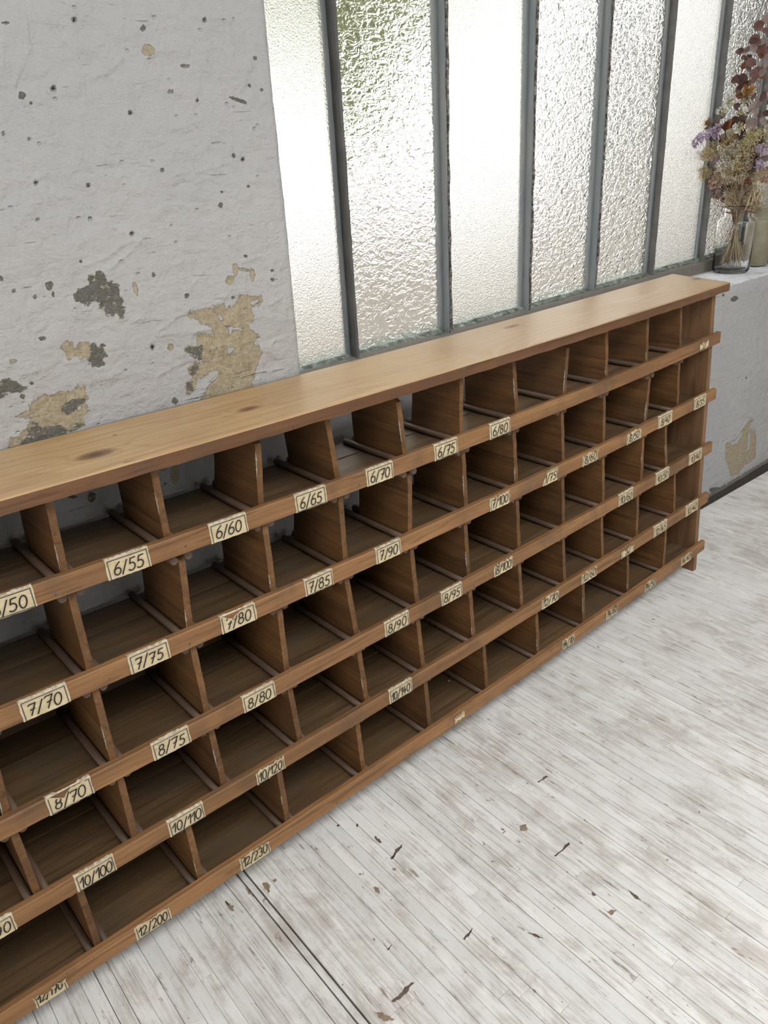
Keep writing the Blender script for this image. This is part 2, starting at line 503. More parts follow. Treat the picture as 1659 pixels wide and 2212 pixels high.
# ------------------------------------------------------------------ setting: walls
def poly_sdf(X, Y, poly):
    """signed distance, positive inside; X, Y arrays"""
    P = np.asarray(poly, float); n = len(P)
    d = np.full(X.shape, 1e9); ins = np.zeros(X.shape, bool)
    for i in range(n):
        a = P[i]; b = P[(i + 1) % n]; e = b - a
        t = np.clip(((X - a[0]) * e[0] + (Y - a[1]) * e[1]) / max(e @ e, 1e-12), 0, 1)
        d = np.minimum(d, np.hypot(X - a[0] - t * e[0], Y - a[1] - t * e[1]))
        c = ((a[1] > Y) != (b[1] > Y)) & (X < (b[0] - a[0]) * (Y - a[1]) / (b[1] - a[1] + 1e-15) + a[0])
        ins ^= c
    return np.where(ins, d, -d)

def crop(ox, oy, s, pts):
    return [(ox + x / s, oy + y / s) for x, y in pts]

def wpoly(px):
    return [tuple(on_y(x, y, Y_WALL)[[0, 2]]) for x, y in px]

C1 = (0, 560, 4.88); C2 = (340, 520, 4.88); C0 = (0, 0, 2.458); C3 = (1400, 800, 6.405)
KH, DK, LT, PIT, KH2, DK2 = [], [], [], [], [], []
DK.append(crop(*C1, [(775,375),(860,290),(930,270),(940,180),(1010,170),(1020,130),(1060,130),(1130,190),(1140,245),(1210,255),(1260,290),(1275,390),(1305,490),(1300,600),(1275,625),(1230,580),(1180,605),(1110,575),(1050,520),(1060,460),(1010,450),(930,480),(860,465),(790,430)]))
KH.append(crop(*C1, [(645,910),(700,870),(760,870),(790,940),(830,890),(900,865),(960,880),(960,1050),(850,1050),(800,1030),(720,1050),(680,990)]))
DK.append(crop(*C1, [(945,870),(1000,880),(1045,945),(1060,900),(1105,915),(1100,965),(1150,1030),(1100,1050),(1100,1110),(970,1130),(930,1050),(960,980)]))
KH.append(crop(*C1, [(345,1500),(450,1430),(510,1450),(620,1400),(720,1390),(830,1335),(890,1345),(885,1430),(930,1460),(910,1500),(930,1590),(870,1680),(880,1750),(800,1790),(600,1870),(300,1960),(70,2010),(80,1900),(200,1870),(300,1760),(330,1680),(180,1650),(300,1600),(310,1540)]))
DK.append(crop(*C1, [(620,1560),(760,1480),(900,1440),(920,1480),(800,1600),(680,1640)]))
DK.append(crop(*C1, [(330,1720),(450,1780),(600,1740),(720,1790),(850,1700),(880,1750),(800,1790),(600,1870),(300,1960),(200,1960),(280,1830)]))
DK.append(crop(*C1, [(0,1280),(60,1270),(190,1300),(270,1370),(200,1410),(100,1400),(40,1450),(-40,1480),(-60,1300)]))
KH.append(crop(*C2, [(320,750),(420,730),(500,720),(600,690),(700,670),(720,710),(830,680),(870,580),(960,570),(1030,600),(1100,570),(1110,650),(1000,720),(1020,860),(960,880),(980,920),(1080,1020),(1020,1060),(1020,1100),(1080,1120),(1110,1210),(1060,1290),(1030,1380),(1000,1500),(990,1620),(720,1700),(430,1740),(560,1480),(650,1400),(640,1370),(450,1440),(400,1560),(310,1630),(310,1500),(370,1450),(330,1350),(400,1280),(470,1260),(370,1220),(280,1140),(330,1110),(470,1110),(420,1080),(430,1000),(510,975),(590,990),(560,890),(440,860),(340,800)]))
DK.append(crop(*C2, [(285,1140),(340,1110),(470,1110),(465,1250),(380,1220)]))
DK.append(crop(*C2, [(330,1350),(400,1290),(460,1300),(420,1370),(380,1430),(345,1400)]))
DK.append(crop(*C2, [(310,1500),(370,1500),(400,1570),(320,1630)]))
LT.append(crop(*C2, [(620,770),(660,760),(690,830),(660,850),(640,800)]))
LT.append(crop(*C2, [(690,890),(780,900),(910,930),(880,950),(800,940),(760,1000),(740,930)]))
LT.append(crop(*C2, [(960,650),(1050,615),(1090,640),(1010,690)]))
LT.append(crop(*C2, [(740,1130),(830,1110),(790,1180),(730,1205)]))
LT.append(crop(*C2, [(540,1160),(700,1105),(700,1115),(550,1175)]))
LT.append(crop(*C2, [(490,1270),(560,1268),(560,1282),(490,1284)]))
LT.append(crop(*C2, [(410,1680),(520,1520),(640,1400),(650,1430),(540,1530),(430,1690)]))
LT.append(crop(*C1, [(795,1590),(830,1540),(870,1560),(840,1600)]))
KH.append(crop(*C3, [(1075,1010),(1200,960),(1290,830),(1420,660),(1460,690),(1380,800),(1480,830),(1500,950),(1480,1100),(1490,1200),(1400,1280),(1330,1320),(1250,1430),(1150,1470),(1090,1280),(1065,1230)]))
LT.append(crop(*C3, [(1140,1000),(1200,970),(1290,850),(1320,850),(1230,1010),(1160,1040)]))
LT.append(crop(*C3, [(1380,880),(1420,860),(1400,1090),(1360,1140),(1380,1000)]))

def ell(cx, cy, rx, ry, seed, n=9, rot=0.0):
    r = random.Random(seed)
    out = []
    for i in range(n):
        a = 2 * math.pi * i / n; k = r.uniform(0.7, 1.15)
        x, y = rx * k * math.cos(a), ry * k * math.sin(a)
        out.append((cx + x * math.cos(rot) - y * math.sin(rot), cy + x * math.sin(rot) + y * math.cos(rot)))
    return out

CH = [  # small chips of the left wall: x, y, rx, ry, kind (k khaki, d dark, h hole), rotation
 (790,265,38,30,'k',0),(985,350,30,9,'d',.1),(285,470,12,12,'h',0),(115,505,20,22,'d',0),(690,600,9,9,'h',0),(395,105,9,11,'h',0),
 (760,150,13,16,'d',0),(1085,105,8,9,'h',0),(1265,530,62,9,'d',.32),(1290,848,8,8,'h',0),(1240,825,9,14,'d',0),(190,970,8,8,'h',0),
 (470,985,8,8,'h',0),(860,905,8,7,'h',0),(1172,1090,14,15,'d',0),(1355,310,9,11,'d',0),(1325,455,9,9,'d',0),(1390,478,13,7,'d',0),
 (815,1460,8,16,'d',0),(720,1530,10,44,'k',-.3),(265,1515,20,24,'d',0),(75,1545,11,11,'d',0),(225,1798,20,9,'d',0),(905,1845,19,19,'k',0),
 (990,1570,12,14,'d',0),(930,2130,17,18,'d',0),(1305,1360,10,8,'d',0),(1250,1430,16,38,'k',0),(1340,1460,15,40,'k',0),(1295,1432,34,7,'k',.2),
 (1220,1485,26,24,'k',0),(1450,1437,12,6,'d',0),(1450,1485,12,6,'d',0),(30,122,22,6,'d',0),(700,1240,8,8,'h',0),(430,1388,8,9,'d',0),
 (185,1575,10,12,'d',0),(810,1845,8,10,'h',0),(165,545,6,8,'d',0),(1050,535,5,6,'h',0),(155,737,5,4,'h',0),(900,487,5,5,'h',0),
 (1175,1018,9,5,'d',0),(1317,990,8,5,'d',0),(285,1560,7,18,'d',0),(5,1480,8,14,'d',0),(120,2105,14,14,'d',0),(170,2035,14,7,'d',0),
 (20,710,5,6,'h',0),(200,1165,5,5,'h',0),(477,1160,6,7,'h',0),(915,487,4,4,'h',0),(1240,1580,12,6,'d',0),(70,1920,18,12,'k',0)]
for i, (x, y, rx, ry, kd, ro) in enumerate(CH):
    q = ell(x / 2.458, y / 2.458, rx / 2.458, ry / 2.458, 100 + i, rot=ro)
    {'k': KH2, 'd': DK2, 'h': PIT}[kd].append(q)
for (x, y, rx, ry, L) in [(198, 1075, 8, 11, DK2), (157, 1073, 11, 4, DK2), (378, 1025, 11, 22, KH2), (356, 1045, 3, 2, DK2), (350, 1012, 8, 6, KH2)]:
    L.append(ell(x, y, rx, ry, int(x + y)))
for (x, y, rx, ry, L) in [(1586, 645, 9, 6, DK2), (1562, 637, 3, 4, DK2), (1612, 816, 2, 3, DK2), (1545, 1058, 12, 7, DK2), (1577, 1045, 6, 5, KH2)]:
    L.append(ell(x, y, rx, ry, int(x + y)))
WKH, WDK, WLT, WPIT, WKH2, WDK2 = ([wpoly(q) for q in L] for L in (KH, DK, LT, PIT, KH2, DK2))

def fields(X, Z):
    def acc(polys):
        out = np.full(X.shape, -0.05)
        for q in polys:
            q = np.array(q); m = 0.03
            sel = (X > q[:, 0].min() - m) & (X < q[:, 0].max() + m) & (Z > q[:, 1].min() - m) & (Z < q[:, 1].max() + m)
            if sel.any(): out[sel] = np.maximum(out[sel], poly_sdf(X[sel], Z[sel], q))
        return out
    kh, dk, lt, pt = acc(WKH), acc(WDK), acc(WLT), acc(WPIT)
    return kh, dk, lt, np.clip(pt / 0.003 + 0.45, 0, 1), acc(WKH2), acc(WDK2)

def grid_mesh(name, U, V, mat, kind_attrs, parent=None, extra=None, smooth=True):
    """regular grid (nu x nv x 3 array) -> mesh, with float point attributes and optional extra faces"""
    nu, nv = U.shape[:2]
    verts = U.reshape(-1, 3)
    i = np.arange(nu - 1)[:, None] * nv + np.arange(nv - 1)[None, :]
    quads = np.stack([i, i + nv, i + nv + 1, i + 1], -1).reshape(-1, 4)
    ev, ef = extra if extra else ([], [])
    nv0 = len(verts)
    allv = np.concatenate([verts, np.array(ev, float).reshape(-1, 3)]) if len(ev) else verts
    me = bpy.data.meshes.new(name)
    me.vertices.add(len(allv)); me.vertices.foreach_set('co', allv.astype(np.float32).ravel())
    efl = [tuple(a if a < 0 else a for a in f) for f in ef]
    loops = np.concatenate([quads.ravel(), np.array([a for f in efl for a in f], dtype=np.int64)]) if efl else quads.ravel()
    sizes = np.concatenate([np.full(len(quads), 4), np.array([len(f) for f in efl], dtype=np.int64)]) if efl else np.full(len(quads), 4)
    starts = np.concatenate([[0], np.cumsum(sizes)[:-1]])
    me.loops.add(len(loops)); me.loops.foreach_set('vertex_index', loops.astype(np.int32))
    me.polygons.add(len(sizes)); me.polygons.foreach_set('loop_start', starts.astype(np.int32))
    me.update(calc_edges=True)
    me.validate()
    sm = np.zeros(len(me.polygons), bool); sm[:len(quads)] = smooth
    me.polygons.foreach_set('use_smooth', sm)
    for nm, arr in kind_attrs.items():
        at = me.attributes.new(nm, 'FLOAT', 'POINT')
        full = np.full(len(allv), -0.05 if nm in ('kh', 'dk', 'lt', 'kh2', 'dk2') else 0.0, np.float32); full[:nv0] = arr.reshape(-1)
        at.data.foreach_set('value', full)
    me.materials.append(mat)
    o = bpy.data.objects.new(name, me); COL.objects.link(o)
    if parent: o.parent = parent
    return o

PIL_X = 0.953
# brush ridges and scored lines in the thick paint
RIDGES = [crop(*C0, q) for q in ([(155,260),(110,350),(80,450)], [(5,230),(10,360)], [(590,1430),(700,1330),(780,1230)], [(450,1400),(560,1370),(640,1300),(740,1270)],
          [(500,410),(560,390),(640,320),(730,270)], [(120,10),(150,230)], [(80,1200),(120,1165)], [(1040,915),(1230,860)], [(1270,500),(1300,440)], [(540,790),(555,870)], [(210,520),(270,640)], [(800,290),(870,270)], [(930,190),(940,230)], [(410,610),(450,600)])]
RIDGES += [crop(*C1, q) for q in ([(200,1210),(380,1180),(470,1150)], [(1120,950),(1280,920),(1450,895)], [(800,900),(860,1060),(960,1320)], [(700,1090),(860,1060)], [(1130,110),(1280,10)],
          [(380,755),(470,700)], [(905,765),(1020,750)], [(780,470),(790,620),(755,710)], [(1050,1320),(1080,1420)], [(300,1560),(370,1340)], [(1390,640),(1650,600)], [(1390,1500),(1560,1440)])]
RIDGES += [crop(*C2, q) for q in ([(0,860),(60,780)], [(0,970),(200,790),(350,740)], [(0,1000),(400,960),(560,930)], [(620,660),(700,600),(780,510)], [(1180,1120),(1230,1060),(1330,1030)],
          [(1090,1390),(1300,1340)], [(0,1430),(250,1290),(400,1230)], [(170,690),(340,740)], [(870,230),(1090,160)], [(340,500),(480,330)], [(1180,690),(1310,590)], [(1350,640),(1355,840)], [(730,80),(860,0)], [(250,380),(330,370)])]
def build_wall_left():
    xs = np.concatenate([np.arange(-2.9, -0.12, 0.06), np.arange(-0.12, PIL_X - 0.02, 0.0026), PIL_X - 0.02 * (1 - np.sin(np.linspace(0, 1, 9) * math.pi / 2))])
    zs = np.concatenate([np.arange(0, 0.72, 0.06), np.arange(0.72, 1.86, 0.0026), np.arange(1.9, 2.9, 0.1)])
    X, Z = np.meshgrid(xs, zs, indexing='ij')
    kh, dk, lt, pt, kh2, dk2 = fields(X, Z)
    rel = (fbm(X * 9, Z * 9, 3) - 0.5) * 0.004 + (fbm(X * 40, Z * 40, 9, 3) - 0.5) * 0.0016
    for q in RIDGES:
        P = np.array(wpoly(q)); m = 0.012
        for a_, b_ in zip(P[:-1], P[1:]):
            lo_, hi_ = np.minimum(a_, b_) - m, np.maximum(a_, b_) + m
            sel = (X > lo_[0]) & (X < hi_[0]) & (Z > lo_[1]) & (Z < hi_[1])
            if not sel.any(): continue
            e_ = b_ - a_; wob = (fbm(X[sel] * 60, Z[sel] * 60, 71, 2) - 0.5) * 0.005
            t_ = np.clip(((X[sel] - a_[0]) * e_[0] + (Z[sel] - a_[1]) * e_[1]) / (e_ @ e_), 0, 1)
            d_ = np.hypot(X[sel] - a_[0] - t_ * e_[0], Z[sel] - a_[1] - t_ * e_[1] + wob)
            rel[sel] -= 0.0016 * np.exp(-(d_ / 0.0034) ** 2)
    dep = np.clip(np.maximum(kh, dk) / 0.002, 0, 1) * (1 - np.clip(lt / 0.002, 0, 1)) * 0.0006 + pt * 0.0015
    e = np.clip((X - (PIL_X - 0.02)) / 0.02, 0, 1)
    Y = Y_WALL + np.clip(rel, -0.0042, 0.003) * (1 - e) + dep + 0.02 * (1 - np.sqrt(np.clip(1 - e * e, 0, 1))) 
    Xw = X + (fbm(X * 0 + 3.3, Z * 14, 5) - 0.5) * 0.006 * np.clip((X - 0.90) / 0.05, 0, 1)
    G = np.stack([Xw, Y, Z], -1)
    nu, nv = G.shape[:2]
    # depth of the pier behind its face
    ev = [(-2.9, 2.0, 0), (-2.9, 2.0, zs[-1]), (PIL_X, 2.0, 0), (PIL_X, 2.0, zs[-1])]
    b = nu * nv
    right = [(nu - 1) * nv + j for j in range(nv)]
    ef = [(right[j], b + 2 if j == 0 else right[j], right[j + 1]) for j in range(0)]
    ef.append(tuple([b + 2, b + 3] + right[::-1]))
    ef.append((b + 0, b + 1, b + 3, b + 2))
    o = grid_mesh('wall_left', G, None, MAT['plaster'], {'kh': kh, 'dk': dk, 'lt': lt, 'pit': pt, 'kh2': kh2, 'dk2': dk2, 'grime': X * 0}, extra=(ev, ef))
    return tag(o, 'white plaster wall pier with peeling grey and khaki patches left of the window', 'wall', kind='structure')
wall_left = build_wall_left()

def build_wall_back():
    xs = np.concatenate([np.arange(PIL_X, 2.3, 0.012), np.arange(2.3, 3.75, 0.0045), np.arange(3.76, 5.2, 0.06)])
    # profile: face, rounded nose, sill, mortar ledge under the window
    face = [(Y_WALL, z) for z in np.arange(0, 0.855, 0.006)]
    nose = [(Y_WALL + 0.028 * (1 - math.cos(a)), 0.855 + 0.028 * math.sin(a)) for a in np.linspace(0, math.pi / 2, 8)]
    top = [(y, Z_SILL) for y in np.arange(Y_WALL + 0.034, 1.605, 0.008)]
    ledge = [(1.61, 0.885), (1.618, 0.891), (1.635, 0.894), (1.665, 0.896), (1.70, 0.896), (1.76, 0.89), (1.80, 0.87), (1.80, 0.0)]
    pr = np.array(face + nose + top + ledge); S = np.concatenate([[0], np.cumsum(np.hypot(*np.diff(pr, axis=0).T))])
    X, Si = np.meshgrid(xs, S, indexing='ij')
    Y = np.tile(pr[:, 0], (len(xs), 1)); Z = np.tile(pr[:, 1], (len(xs), 1))
    # the sill edge is worn rounder behind the cabinet
    nf, nn, nt = len(face), len(nose), len(top)
    rr = 0.024 + 0.062 * np.clip((2.45 - xs) / 0.35, 0, 1) + (fbm(xs * 6, xs * 0, 88) - 0.5) * 0.014
    for i_, r_n in enumerate(rr):
        Z[i_, :nf] *= (Z_SILL - r_n) / 0.855
        an = np.linspace(0, math.pi / 2, nn)
        ry = r_n * (1 + 0.6 * float(np.clip((2.45 - xs[i_]) / 0.35, 0, 1)))
        Y[i_, nf:nf + nn] = Y_WALL + ry * (1 - np.cos(an)); Z[i_, nf:nf + nn] = Z_SILL - r_n + r_n * np.sin(an)
        Y[i_, nf + nn:nf + nn + nt] = np.linspace(Y_WALL + ry + 0.005, 1.605, nt)
    kh, dk, lt, pt, kh2, dk2 = fields(X, Z)
    infront = (Y < Y_WALL + 0.004)
    for a in (kh, dk, lt, kh2, dk2): a[~infront] = -0.05
    pt[~infront] = 0
    rel = (fbm(X * 8, Si * 8, 13) - 0.5) * 0.005 + (fbm(X * 35, Si * 35, 19, 3) - 0.5) * 0.002
    fz = np.zeros(X.shape, bool); fz[:, :nf] = True
    Y = Y + np.where(fz, rel, 0)
    nz = (~fz) & (Y < 1.79)
    Z = Z + np.where(nz, np.clip(rel * 1.2, -0.004, 0.004), 0) + np.where((Y > 1.605) & (Y < 1.72), (fbm(X * 30, Y * 60, 4) - 0.5) * 0.010, 0)
    # window frame rises a little to the right
    rise = np.clip((X - 1.2) / 2.0, 0, 1.2) * 0.030
    Z = Z + np.where((Y > 1.612) & (Y < 1.79), rise, 0)
    grime = np.where(fz, np.clip(1 - Z / 0.045, 0, 1), 0) + np.where((Y > 1.606) & (Y < 1.79), 0.95, 0) + np.where(nz & (Y < Y_WALL + 0.02), 0.12, 0)
    daylit = np.where((Y > Y_WALL + 0.012) & (Y < 1.604), 1.0, 0.0)
    G = np.stack([X, Y, Z], -1)
    o = grid_mesh('wall_back', G, None, MAT['plaster'], {'daylit': daylit, 'kh': kh, 'dk': dk, 'lt': lt, 'pit': pt, 'kh2': kh2, 'dk2': dk2, 'grime': grime})
    return tag(o, 'low white plaster wall with worn sill under the steel window', 'wall', kind='structure')
wall_back = build_wall_back()

# ------------------------------------------------------------------ setting: window
win = empty('window_1', (2.3, Y_GLASS, 0.9))
tag(win, 'tall steel workshop window with textured glass panes', 'window', kind='structure')
def win_part(name, v, f, mat, smooth=False):
    return adopt(mesh_obj(name, v, f, MAT[mat], None, smooth), win)
MULL = [((693.8,0),(750,756),(726.4,0),(775,763)), ((936,0),(952.4,720),(967,0),(977.7,712.5)), ((1135,0),(1124,665),(1164,0),(1148,662)),
        ((1298,0),(1268,620),(1327,0),(1290,632)), ((1443.9,0),(1391.6,585),(1466,0),(1412,592)), ((1564,0),(1502.4,560),(1584.7,0),(1521,554))]
Y_MF = Y_GLASS - 0.034
def zbar(x): return 0.896 + (x - 1.2) * 0.018
ZTOP_W = 2.6
mx = []
for i, (lt_, lb, rt, rb) in enumerate(MULL):
    xl = 0.5 * (on_y(*lt_, Y_GLASS)[0] + on_y(*lb, Y_GLASS)[0])
    xr = 0.5 * (on_y(*rt, Y_MF)[0] + on_y(*rb, Y_MF)[0])
    mx.append((xl, xr))
mx.append((mx[-1][0] + 0.375, mx[-1][1] + 0.375))
for i, (xl, xr) in enumerate(mx):
    zs = np.arange(0.885, ZTOP_W + 0.01, 0.02)
    def bar(x0, x1, y0, y1, jit, seed):
        V, Fc = [], []
        for k, z in enumerate(zs):
            j = [(vnoise(np.array(z * 30 + 9 * q), np.array(seed * 1.0), q) - 0.5) * jit for q in range(4)]
            V += [(x0 + j[0], y0 + j[1] * .4, z), (x1 + j[2], y0 + j[1] * .4, z), (x1 + j[3], y1, z), (x0, y1, z)]
            if k:
                a = 4 * (k - 1)
                Fc += [(a, a + 1, a + 5, a + 4), (a + 1, a + 2, a + 6, a + 5), (a + 2, a + 3, a + 7, a + 6), (a + 3, a, a + 4, a + 7)]
        n = 4 * (len(zs) - 1); Fc += [(3, 2, 1, 0), (n, n + 1, n + 2, n + 3)]
        return V, Fc
    w = xr - xl
    if i in (1, 2, 3):
        win_part('mullion', *bar(xl + 0.004, xl + w * 0.62, Y_MF + 0.004, Y_GLASS + 0.02, 0.001, i), 'window_blue')
        win_part('putty_bead', *bar(xl + w * 0.62, xr, Y_MF, Y_GLASS + 0.006, 0.006, i + 20), 'putty')
    else:
        win_part('mullion', *bar(xl + 0.006, xr, Y_MF, Y_GLASS + 0.02, 0.002, i), 'window_paint')
    win_part('glazing_strip', *bar(xl - 0.004, xl + 0.007, Y_GLASS - 0.006, Y_GLASS + 0.004, 0.002, i + 40), 'window_blue')
# bottom frame: bar with an uneven putty line
xs_b = np.arange(0.90, 4.15, 0.012)
def sec(x):
    n = (fbm(np.array(x * 18.0), np.array(0.5), 31) - 0.5) * 0.010
    zb = zbar(x)
    return [(x, 1.640 + n * .3, zb - 0.03), (x, 1.712, zb - 0.03), (x, 1.712, zb + 0.004), (x, Y_GLASS - 0.003, zb + 0.006 + n), (x, 1.643 + n * .4, zb - 0.002 + n * .6)]
adopt(sweep('bottom_rail', xs_b, sec, MAT['verdigris']), win)
adopt(mesh_obj('top_rail', *box_data(0.9, 4.2, Y_MF, Y_GLASS + 0.03, ZTOP_W, ZTOP_W + 0.08), MAT['window_paint']), win)
PANE_KIND = ['fine', 'ham', 'fine', 'ham', 'ham', 'fine', 'ham', 'fine']
edges = [0.90] + [0.5 * (a + b) for a, b in mx] + [4.15]
for i in range(len(edges) - 1):
    x0, x1 = edges[i] + 0.001, edges[i + 1] - 0.001
    v, f = box_data(x0, x1, Y_GLASS - 0.001, Y_GLASS + 0.003, zbar(x0) - 0.02, ZTOP_W)
    win_part('glass_pane', v, f, 'glass_fine' if PANE_KIND[i] == 'fine' else 'glass_hammered')
# wall over and beyond the window
v, f = join_data([box_data(0.953, 5.2, Y_WALL, 2.0, ZTOP_W + 0.05, 2.9), box_data(4.12, 5.2, Y_WALL, 2.0, 0.88, ZTOP_W + 0.05)])
tag(mesh_obj('wall_right', v, f, MAT['plaster']), 'white plaster wall around the far end of the window', 'wall', kind='structure')

# the rest of the room: ceiling and the walls behind the camera, with their window openings
def walls_with_opening(name, parts, label):
    tag(mesh_obj(name, *join_data([box_data(*b) for b in parts]), MAT['limewash']), label, 'wall', kind='structure')
walls_with_opening('wall_side', [(-2.9, -2.75, -5.7, 1.40, 0, 1.08), (-2.9, -2.75, -5.7, 1.40, 2.62, 2.9), (-2.9, -2.75, -5.7, -2.07, 1.08, 2.62), (-2.9, -2.75, 0.57, 1.40, 1.08, 2.62)], 'white plaster side wall with a wide window opening')
walls_with_opening('wall_front', [(-2.9, 5.2, -5.7, -5.55, 0, 1.28), (-2.9, 5.2, -5.7, -5.55, 2.62, 2.9), (-2.9, -0.92, -5.7, -5.55, 1.28, 2.62), (2.72, 5.2, -5.7, -5.55, 1.28, 2.62)], 'white plaster wall behind the camera with a long window opening')
walls_with_opening('wall_end', [(5.2, 5.35, -5.7, 2.0, 0, 2.9)], 'white plaster end wall of the workshop')
tag(mesh_obj('ceiling', *join_data([box_data(*b) for b in ((-2.9, -0.52, -5.7, 2.0, 2.9, 3.0), (3.32, 5.35, -5.7, 2.0, 2.9, 3.0), (-0.52, 3.32, -5.7, -1.67, 2.9, 3.0), (-0.52, 3.32, -0.23, 2.0, 2.9, 3.0))]), MAT['limewash']), 'plain white ceiling with a skylight opening', 'ceiling', kind='structure')

# ------------------------------------------------------------------ setting: floor of narrow painted strips
floor = mesh_obj('floor', *box_data(-2.9, 5.35, -5.7, Y_WALL + 0.02, -0.05, -0.011), MAT['subfloor'])
tag(floor, 'worn white-painted narrow strip floor', 'floor', kind='structure')
ANG = math.radians(-1.5); ca, sa = math.cos(ANG), math.sin(ANG)
PIV = np.array([0.506, 1.145])
def fl(u, v):      # u across strips (0 at the open crack), v along strips (0 at pivot)
    return (PIV[0] + u * ca - v * sa, PIV[1] + u * sa + v * ca)
bounds = [0.0]
for d in (0.030, 0.031, 0.031, 0.024, 0.029, 0.030, 0.026, 0.029, 0.031): bounds.append(bounds[-1] + d)
while bounds[-1] < 4.6: bounds.append(bounds[-1] + random.uniform(0.026, 0.0315))
left = [-0.015, -0.046]
while left[-1] > -3.3: left.append(left[-1] - random.uniform(0.026, 0.0315))
bounds = left[::-1] + bounds

def plank_data(u0, u1, v0, v1, z):
    g = 0.00022; b = 0.0005
    def ring(i, zz):
        pts = [(u0 + g + i, v0 + g + i), (u1 - g - i, v0 + g + i), (u1 - g - i, v1 - g - i), (u0 + g + i, v1 - g - i)]
        return [(*fl(*q), zz) for q in pts]
    V = ring(0, -0.012) + ring(0, z - b * 0.8) + ring(b, z)
    Fc = [(8, 9, 10, 11)]
    for r in (0, 4):
        for j in range(4): Fc.append((r + j, r + (j + 1) % 4, r + 4 + (j + 1) % 4, r + 4 + j))
    return V, Fc

def visible(u0, u1, v0, v1):
    for u in (u0, (u0 + u1) / 2, u1):
        for k in np.linspace(v0, v1, 12):
            x, y = fl(u, k)
            if y > Y_WALL or x < -0.2: continue
            d = ROT.T @ (np.array([x, y, 0]) - CAM)
            if d[2] > -0.1: continue
            px = W_PX / 2 + F_PX * d[0] / -d[2]; py = H_PX / 2 - F_PX * d[1] / -d[2]
            if -5 < px < W_PX + 5 and -5 < py < H_PX + 5 and not (y > 1.06 and x < 2.33): return True
    return False

rest = []; n_pl = 0
for i in range(len(bounds) - 1):
    u0, u1 = bounds[i], bounds[i + 1]
    if abs(u0 - 0.0) < 1e-6: u0 += 0.0022
    if abs(u1 + 0.015) < 1e-6: u1 -= 0.002
    if abs(u1) < 1e-6: u1 -= 0.0012
    u0 += random.uniform(0.0002, 0.0008) if random.random() < 0.55 else 0
    v1 = 0.26 + (0 if u0 < 3 else 0.0); v1 = min(0.26, (Y_WALL + 0.01 - PIV[1] - u0 * sa) / ca)
    first = True
    while v1 > -6.7:
        L = random.uniform(0.45, 1.25)
        if first: L *= random.uniform(0.3, 1); first = False
        v0 = v1 - L
        z = random.uniform(-0.0004, 0.0003)
        d = plank_data(u0, u1, v0, v1, z)
        if n_pl < 290 and visible(u0, u1, v0, v1):
            adopt(mesh_obj('plank', *d, MAT['painted_plank']), floor); n_pl += 1
        else: rest.append(d)
        v1 = v0
o = mesh_obj('plank_field', *join_data(rest), MAT['painted_plank']); adopt(o, floor); o['kind'] = 'stuff'

# gouges and bared spots in the paint
def flat_mark(name, px_poly, mat, z=0.0007):
    P = [on_z(x, y, z) for x, y in px_poly]
    c = sum(P) / len(P)
    V = []
    n = len(P)
    for i in range(n):
        a, b = P[i], P[(i + 1) % n]
        for k in range(4):
            q = a + (b - a) * k / 4
            V.append(tuple(q + np.array([random.uniform(-1, 1), random.uniform(-1, 1), 0]) * (0.0022 if k else 0.0008)))
    V.append(tuple(c)); m = len(V) - 1
    top = [(i, (i + 1) % m, m) for i in range(m)]
    o = mesh_obj(name, V, top, MAT[mat])
    if sum(pl.normal.z for pl in o.data.polygons) < 0: o.data.flip_normals()
    adopt(o, floor); return o
F1 = (600, 1500, 5.53); F2 = (500, 1500, 1.4314); F3 = (300, 1650, 5.53)
for q in [crop(*F1, [(1485,1790),(1470,1840),(1430,1890),(1390,1950),(1350,1970),(1385,1900),(1410,1850)]),
          crop(*F1, [(700,1560),(730,1545),(750,1565),(715,1585)]), crop(*F1, [(945,1545),(962,1550),(955,1590),(938,1575)]),
          crop(*F1, [(1140,1670),(1175,1700),(1240,1760),(1225,1775),(1170,1730)]),
          crop(*F2, [(998,500),(1044,457),(1046,464),(1004,502)]), crop(*F2, [(495,950),(520,925),(545,900),(568,888),(540,925),(515,945)]),
          crop(*F2, [(718,755),(745,722),(740,735),(722,758)]), crop(*F2, [(915,737),(940,740),(965,755),(935,748)]),
          crop(*F2, [(1224,600),(1250,620),(1275,640),(1250,632)]), crop(*F2, [(480,790),(495,773),(490,785)]),
          crop(*F2, [(945,270),(975,250),(980,255),(950,273)]), crop(*F2, [(1115,610),(1130,620),(1118,622)])]:
    flat_mark('gouge', q, 'gouge')
for q in [crop(*F3, [(1035,1630),(1075,1670),(1130,1700),(1140,1750),(1105,1765),(1060,1710)]),
          crop(*F3, [(1480,1420),(1540,1415),(1570,1460),(1545,1540),(1500,1490)]), crop(*F3, [(1590,1390),(1640,1370),(1659,1400),(1610,1420)]),
          crop(*F2, [(890,405),(912,402),(915,420),(895,422)]), crop(*F2, [(440,980),(470,985),(505,1005),(470,1012)]),
          crop(*F3, [(1270,1480),(1340,1530),(1370,1590),(1320,1560)]), crop(*F2, [(1160,670),(1190,665),(1175,682)]), crop(*F2, [(440,595),(455,600),(458,615),(445,610)])]:
    flat_mark('bare_patch', q, 'bare_wood', 0.0006)

